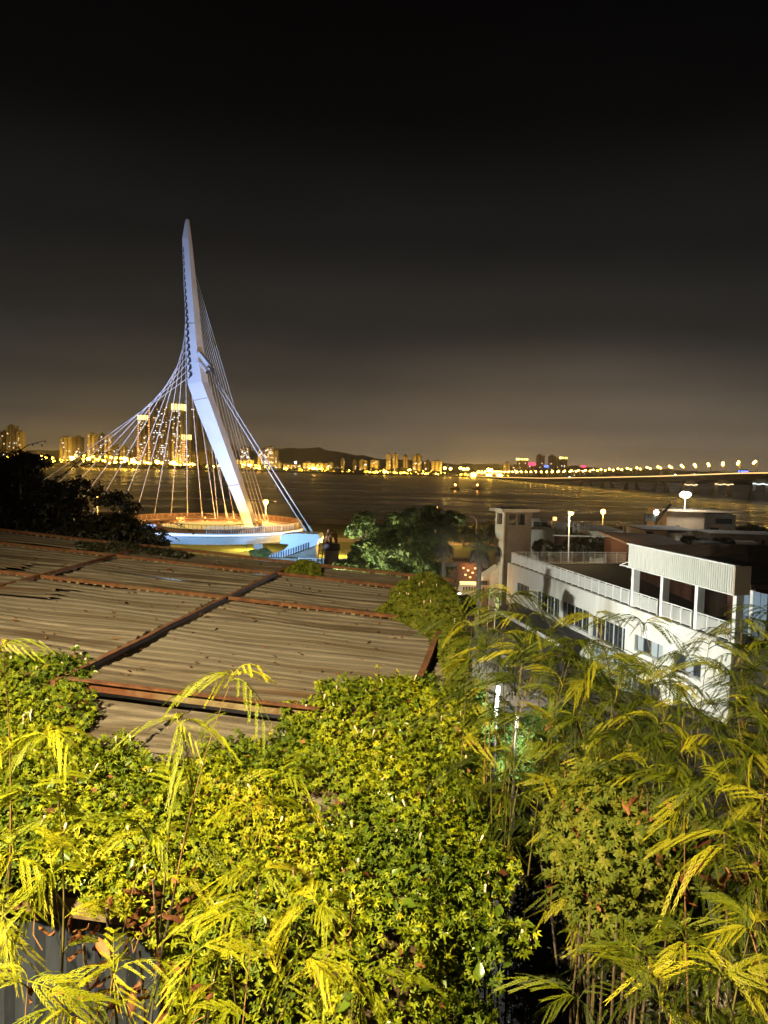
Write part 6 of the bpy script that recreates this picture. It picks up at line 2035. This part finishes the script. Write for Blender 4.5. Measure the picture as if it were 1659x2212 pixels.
def shrub(label, root, tips, seed, lscale=.2, per=8, group='feathery shrubs around the shed', rm=1.0, blen=.9, fe=None):
    """stems rise from the root; every tip carries a bent branch, side twigs and arching leaves"""
    rg = np.random.default_rng(seed)
    t = thing('feathery_shrub', label, 'shrub', root, group)
    root = Vector(root)
    def put_leaf(p, d, s):
        d = d.normalized()
        up = Vector((0, 0, 1)) + Vector(rg.normal(0, .25, 3))
        yv = up.cross(d)
        if yv.length < .05:
            yv = Vector((0, 1, 0))
        yv.normalize()
        o = link('leaf', (fe or FEA)[int(rg.integers(0, 6))], t)
        o.matrix_local = Matrix.Translation(p - root) @ Matrix((d, yv, d.cross(yv))).transposed().to_4x4() @ Matrix.Scale(s, 4)
    for ti, tp in enumerate(tips):
        tip = Vector(tuple(map(float, at(*tp))))
        az = rg.random() * 6.283
        fork = tip + Vector((math.cos(az) * .35 * blen, math.sin(az) * .35 * blen, -blen * rg.uniform(.65, 1.0)))
        fork = fork.lerp(root, .18)
        bend = Vector((math.cos(az) * .10, math.sin(az) * .10, .12)) * blen
        def path(f_):
            m_ = fork.lerp(tip, .5) + bend
            return fork.lerp(m_, f_).lerp(m_.lerp(tip, f_), f_)
        low = [root.lerp(fork, k / 4) + Vector((.05 * math.sin(k * 2 + ti), .04 * math.cos(k * 1.7 + ti), 0)) * (1 if 0 < k < 4 else 0) for k in range(4)]
        pts = low + [path(k / 7) for k in range(8)]
        rad = [.0075 * rm] * 4 + [.006 * rm * (1 - .8 * k / 7) for k in range(8)]
        build(MB().tube(pts[:5], rad[:5], 6), 'lower_stem', 'recess', t, True)  # lower stems coloured near-black, as if sunk in shade
        build(MB().tube(pts[4:], rad[4:], 6), 'branch', 'drytwig' if ti % 5 == 0 else 'twig', t, True)
        for k in range(per):
            f_ = .22 + .76 * k / max(1, per - 1)
            p = path(f_)
            tang = (path(min(f_ + .04, 1)) - path(f_ - .04)).normalized()
            a2 = k * 2.4 + rg.normal(0, .5)
            h = tang.cross(Vector((0, 0, 1)))
            if h.length < .1:
                h = Vector((1, 0, 0))
            h.normalize()
            w = h.cross(tang)
            d = (h * math.cos(a2) + w * math.sin(a2)) + tang * .5 + Vector((0, 0, .25))
            put_leaf(p, d, lscale * rg.uniform(.75, 1.2))
        for k in range(4):
            a2 = 6.283 * k / 4 + rg.random()
            put_leaf(tip, Vector((math.cos(a2), math.sin(a2), rg.uniform(.25, 1.1))), lscale * rg.uniform(.55, .95))
    return t
shrub('tall feathery shrub tip reaching over the shed roof at lower left', (-.95, 2.1, -3.4), [(503, 1462, 2.35), (385, 1565, 2.3), (610, 1680, 2.5), (540, 1750, 2.4)], 301, 0.15, 3, blen=.4, rm=.62)
shrub('feathery shrub with arching leaves over the eave at bottom centre', (-.6, 2.0, -3.4), [(560, 1890, 2.2), (690, 1960, 2.2), (770, 2115, 2.1), (660, 2080, 2.0), (480, 1985, 2.0)], 302, 0.155, 3, blen=.4, rm=.62)
shrub('feathery shrub crowding the left picture edge', (-1.3, 1.9, -3.4), [(5, 1400, 2.2), (105, 1590, 2.1), (60, 1720, 2.0), (30, 1850, 1.9), (115, 1890, 1.9), (5, 1980, 1.8)], 303, 0.15, 3, blen=.4, rm=.62)
shrub('feathery shrub in the bottom left corner among dead leaves', (-.9, 1.6, -3.0), [(250, 2100, 1.7), (420, 2060, 1.75), (150, 2190, 1.6), (400, 2195, 1.6), (320, 1800, 2.1), (60, 2120, 1.6)], 304, 0.15, 2, blen=.4, rm=.62)
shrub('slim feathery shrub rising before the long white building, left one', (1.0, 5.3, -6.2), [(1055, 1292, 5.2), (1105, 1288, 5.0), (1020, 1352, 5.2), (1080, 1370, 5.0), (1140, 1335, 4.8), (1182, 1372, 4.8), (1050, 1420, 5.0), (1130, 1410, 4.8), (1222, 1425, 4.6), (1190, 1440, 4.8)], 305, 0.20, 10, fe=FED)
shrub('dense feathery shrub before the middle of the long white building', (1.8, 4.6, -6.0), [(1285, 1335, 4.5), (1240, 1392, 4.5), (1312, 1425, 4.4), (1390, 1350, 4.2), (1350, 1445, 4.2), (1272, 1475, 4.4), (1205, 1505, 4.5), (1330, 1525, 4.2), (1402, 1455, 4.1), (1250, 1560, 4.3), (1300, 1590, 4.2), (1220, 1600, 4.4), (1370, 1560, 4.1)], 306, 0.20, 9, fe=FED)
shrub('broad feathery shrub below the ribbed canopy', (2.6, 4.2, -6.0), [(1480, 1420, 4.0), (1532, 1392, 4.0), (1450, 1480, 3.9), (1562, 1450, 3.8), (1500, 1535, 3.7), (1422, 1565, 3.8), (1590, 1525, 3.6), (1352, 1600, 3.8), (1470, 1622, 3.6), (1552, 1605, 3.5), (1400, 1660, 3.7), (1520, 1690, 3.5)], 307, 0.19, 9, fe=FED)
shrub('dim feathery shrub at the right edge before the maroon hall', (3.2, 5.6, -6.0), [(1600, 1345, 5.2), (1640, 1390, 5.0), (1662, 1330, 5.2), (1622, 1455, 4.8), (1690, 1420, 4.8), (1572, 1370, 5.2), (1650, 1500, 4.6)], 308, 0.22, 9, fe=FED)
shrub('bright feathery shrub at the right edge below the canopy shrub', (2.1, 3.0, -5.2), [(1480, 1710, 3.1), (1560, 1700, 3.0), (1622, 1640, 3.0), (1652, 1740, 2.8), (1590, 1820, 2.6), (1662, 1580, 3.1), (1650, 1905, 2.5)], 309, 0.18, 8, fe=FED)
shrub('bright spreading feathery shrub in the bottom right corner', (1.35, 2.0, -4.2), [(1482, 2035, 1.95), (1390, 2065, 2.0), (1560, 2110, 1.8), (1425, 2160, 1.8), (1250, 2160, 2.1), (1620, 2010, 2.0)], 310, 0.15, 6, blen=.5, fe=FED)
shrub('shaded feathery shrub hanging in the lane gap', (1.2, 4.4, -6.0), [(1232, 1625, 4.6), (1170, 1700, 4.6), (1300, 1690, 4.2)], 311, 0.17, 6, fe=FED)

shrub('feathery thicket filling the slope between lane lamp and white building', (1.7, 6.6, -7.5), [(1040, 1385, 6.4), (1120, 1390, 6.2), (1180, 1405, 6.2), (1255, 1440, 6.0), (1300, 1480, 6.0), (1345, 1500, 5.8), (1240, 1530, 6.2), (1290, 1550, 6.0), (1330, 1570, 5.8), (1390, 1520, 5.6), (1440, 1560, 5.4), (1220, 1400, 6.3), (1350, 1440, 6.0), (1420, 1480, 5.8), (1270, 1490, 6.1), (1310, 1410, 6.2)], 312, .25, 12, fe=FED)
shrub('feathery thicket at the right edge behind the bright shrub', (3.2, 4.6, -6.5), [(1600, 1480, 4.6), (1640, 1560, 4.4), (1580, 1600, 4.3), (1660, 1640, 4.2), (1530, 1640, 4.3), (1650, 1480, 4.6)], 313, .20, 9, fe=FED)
# dead, curled brown leaves caught in the shrubs
def dead_mesh(seed):
    rg = np.random.default_rng(seed)
    V, T = [], []
    n_ = 7
    for k in range(n_ + 1):
        f_ = k / n_
        w = .16 * math.sin(math.pi * min(1, f_ * .9 + .1))
        x = f_ * (1 - .25 * f_)
        z = -.55 * f_ * f_ + .1 * math.sin(f_ * 7 + seed)
        V += [(x, -w, z + .10), (x, 0, z), (x, w, z + .12 + .05 * rg.normal())]
    for k in range(n_):
        for s in (0, 1):
            p = 3 * k + s
            T += [(p, p + 3, p + 4), (p, p + 4, p + 1)]
    return np_mesh('dead_leaf', np.array(V, float), np.array(T), 'deadleaf', np.zeros(len(V)))
DEAD = [dead_mesh(i) for i in range(4)]
def dead_cluster(label, spots, n, seed, size):
    rg = np.random.default_rng(seed)
    p0 = at(*spots[0][:3])
    t = thing('dead_leaf_tangle', label, 'dead leaves', (p0[0], p0[1], p0[2] - .8))
    for (x, y, D, sp) in spots:
        c = at(x, y, D)
        for k in range(n):
            p = c + rg.normal(0, sp, 3)
            d = Vector((rg.normal(0, .6), rg.normal(0, .6), -.6 + rg.normal(0, .5))).normalized()
            yv = Vector((rg.normal(), rg.normal(), rg.normal())).cross(d).normalized()
            zv = d.cross(yv)
            o = link('dead_leaf', DEAD[k % 4], t)
            s = size * rg.uniform(.6, 1.3)
            o.matrix_local = Matrix.Translation(Vector(p) - Vector(OFF[t.name])) @ Matrix((d, yv, zv)).transposed().to_4x4() @ Matrix.Scale(s, 4)
        build(MB().tube([(c[0], c[1], c[2] - .7), (c[0] + .03, c[1], c[2] - .2), (c[0], c[1], c[2] + .15)], [.006, .005, .004], 6), 'stem', 'bark', t)
dead_cluster('tangle of brown curled dead leaves at bottom left', [(230, 2080, 1.95, .09), (180, 2160, 1.9, .1), (300, 2170, 1.95, .1), (330, 2010, 2.1, .07)], 18, 401, .06)
dead_cluster('brown dead leaves hanging in the right-hand shrubs, left bunch', [(1270, 1800, 4.0, .08), (1250, 1870, 3.9, .08), (1200, 1600, 4.8, .1)], 15, 402, .10)
dead_cluster('brown dead leaves hanging in the right-hand shrubs, right bunch', [(1395, 1780, 3.7, .08), (1440, 1850, 3.6, .09), (1560, 1880, 2.9, .07)], 15, 403, .09)

# ================================================================== DARK TREE BEYOND THE ROOF AT LEFT
rg = np.random.default_rng(501)
cl = []
for (x, y, rx, rz, D) in ((20, 1010, 70, 50, 15), (70, 1060, 95, 70, 15.5), (150, 1080, 80, 60, 15), (-60, 1060, 110, 100, 15), (200, 1110, 80, 45, 14.8), (260, 1125, 60, 38, 14.8), (310, 1150, 50, 28, 14.6), (100, 1130, 120, 60, 15), (200, 1150, 120, 40, 14.6), (20, 1140, 120, 60, 15), (345, 1168, 40, 16, 14.5), (260, 1085, 30, 22, 15), (60, 995, 40, 25, 15)):
    p = at(x, y, D)
    k = D / FPX
    for _ in range(3):
        j = rg.normal(0, .35, 3)
        cl.append((p[0] + j[0] * rx * k, p[1] + j[1] * .6, p[2] + j[2] * rz * k, rx * k * .6, .55, rz * k * .6))
bt = at(60, 1250, 15.5)
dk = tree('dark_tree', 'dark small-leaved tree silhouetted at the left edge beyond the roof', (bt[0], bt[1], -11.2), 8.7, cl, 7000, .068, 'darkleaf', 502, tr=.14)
off = np.array(OFF[dk.name])
for j, path in enumerate([[(130, 1030), (180, 990), (215, 978), (260, 975)], [(160, 1010), (200, 1000), (235, 985)], [(310, 1130), (360, 1125), (400, 1140), (420, 1150)], [(300, 1150), (350, 1150), (385, 1165)], [(20, 990), (60, 962), (95, 952)]]):
    pts = [at(x, y, 14.7) for x, y in path]
    build(MB().tube(pts, [.012, .009, .006, .004][:len(pts)], 5), 'twig', 'bark', dk)
    L = []
    for a, b_ in zip(pts[:-1], pts[1:]):
        for f_ in np.linspace(0, 1, 5):
            L.append(a + (b_ - a) * f_ + rg.normal(0, .02, 3))
    L = np.array(L)
    V, T, R = scatter(L, np.tile([0, -.5, .8], (len(L), 1)), np.full(len(L), .06), *OVAL, rg, .7)
    o = link('twig_leaves', np_mesh('twig_leaves', V - off, T, 'darkleaf', R), dk)

# ================================================================== STREET LAMP BEHIND THE VIEWPOINT (lights the foreground)
LP = (-4.6, -1.0, 4.0)
t = thing('street_lamp', 'tall street lamp on the slope behind the viewpoint, outside the picture', 'street lamp', (LP[0] - 1.2, LP[1] - .2, -5))
build(MB().tube([(LP[0] - 1.2, LP[1] - .2, -5), (LP[0] - 1.2, LP[1] - .2, LP[2] - .4), (LP[0] - .9, LP[1] - .1, LP[2] + .15), (LP[0] - .2, LP[1], LP[2] + .25)], [.09, .07, .05, .045], 8), 'pole', 'greywall', t, True)
build(MB().beam((LP[0] - .3, LP[1], LP[2] + .25), (LP[0] + .35, LP[1], LP[2] + .22), .28, .12), 'lamp_head', 'greywall', t)
build(MB().beam((LP[0] - .2, LP[1], LP[2] + .165), (LP[0] + .3, LP[1], LP[2] + .14), .2, .03), 'lens', 'l_warm2', t)
light('SPOT', 'lamp_light', LP, 20500, (1.0, .81, .43), t, .1, (-1.7, 3.8, -2.8), 94, 1.0)

# ================================================================== NIGHT HAZE OVER THE RIVER
m, t, out = nmat('night_haze')
v = t.nodes.new('ShaderNodeVolumePrincipled')
v.inputs['Color'].default_value = (.95, .93, .9, 1)
v.inputs['Density'].default_value = 0.00015
v.inputs['Anisotropy'].default_value = 0.88
t.links.new(v.outputs[0], out.inputs['Volume'])
M['haze'] = m
hz = MB().box((0, 3300, 75), (11400, 7000, 206))
o = link('haze', hz.mesh('haze', 'haze'))
o['kind'] = 'stuff'
tag(o, 'thin night haze hanging over river and far town', 'haze')
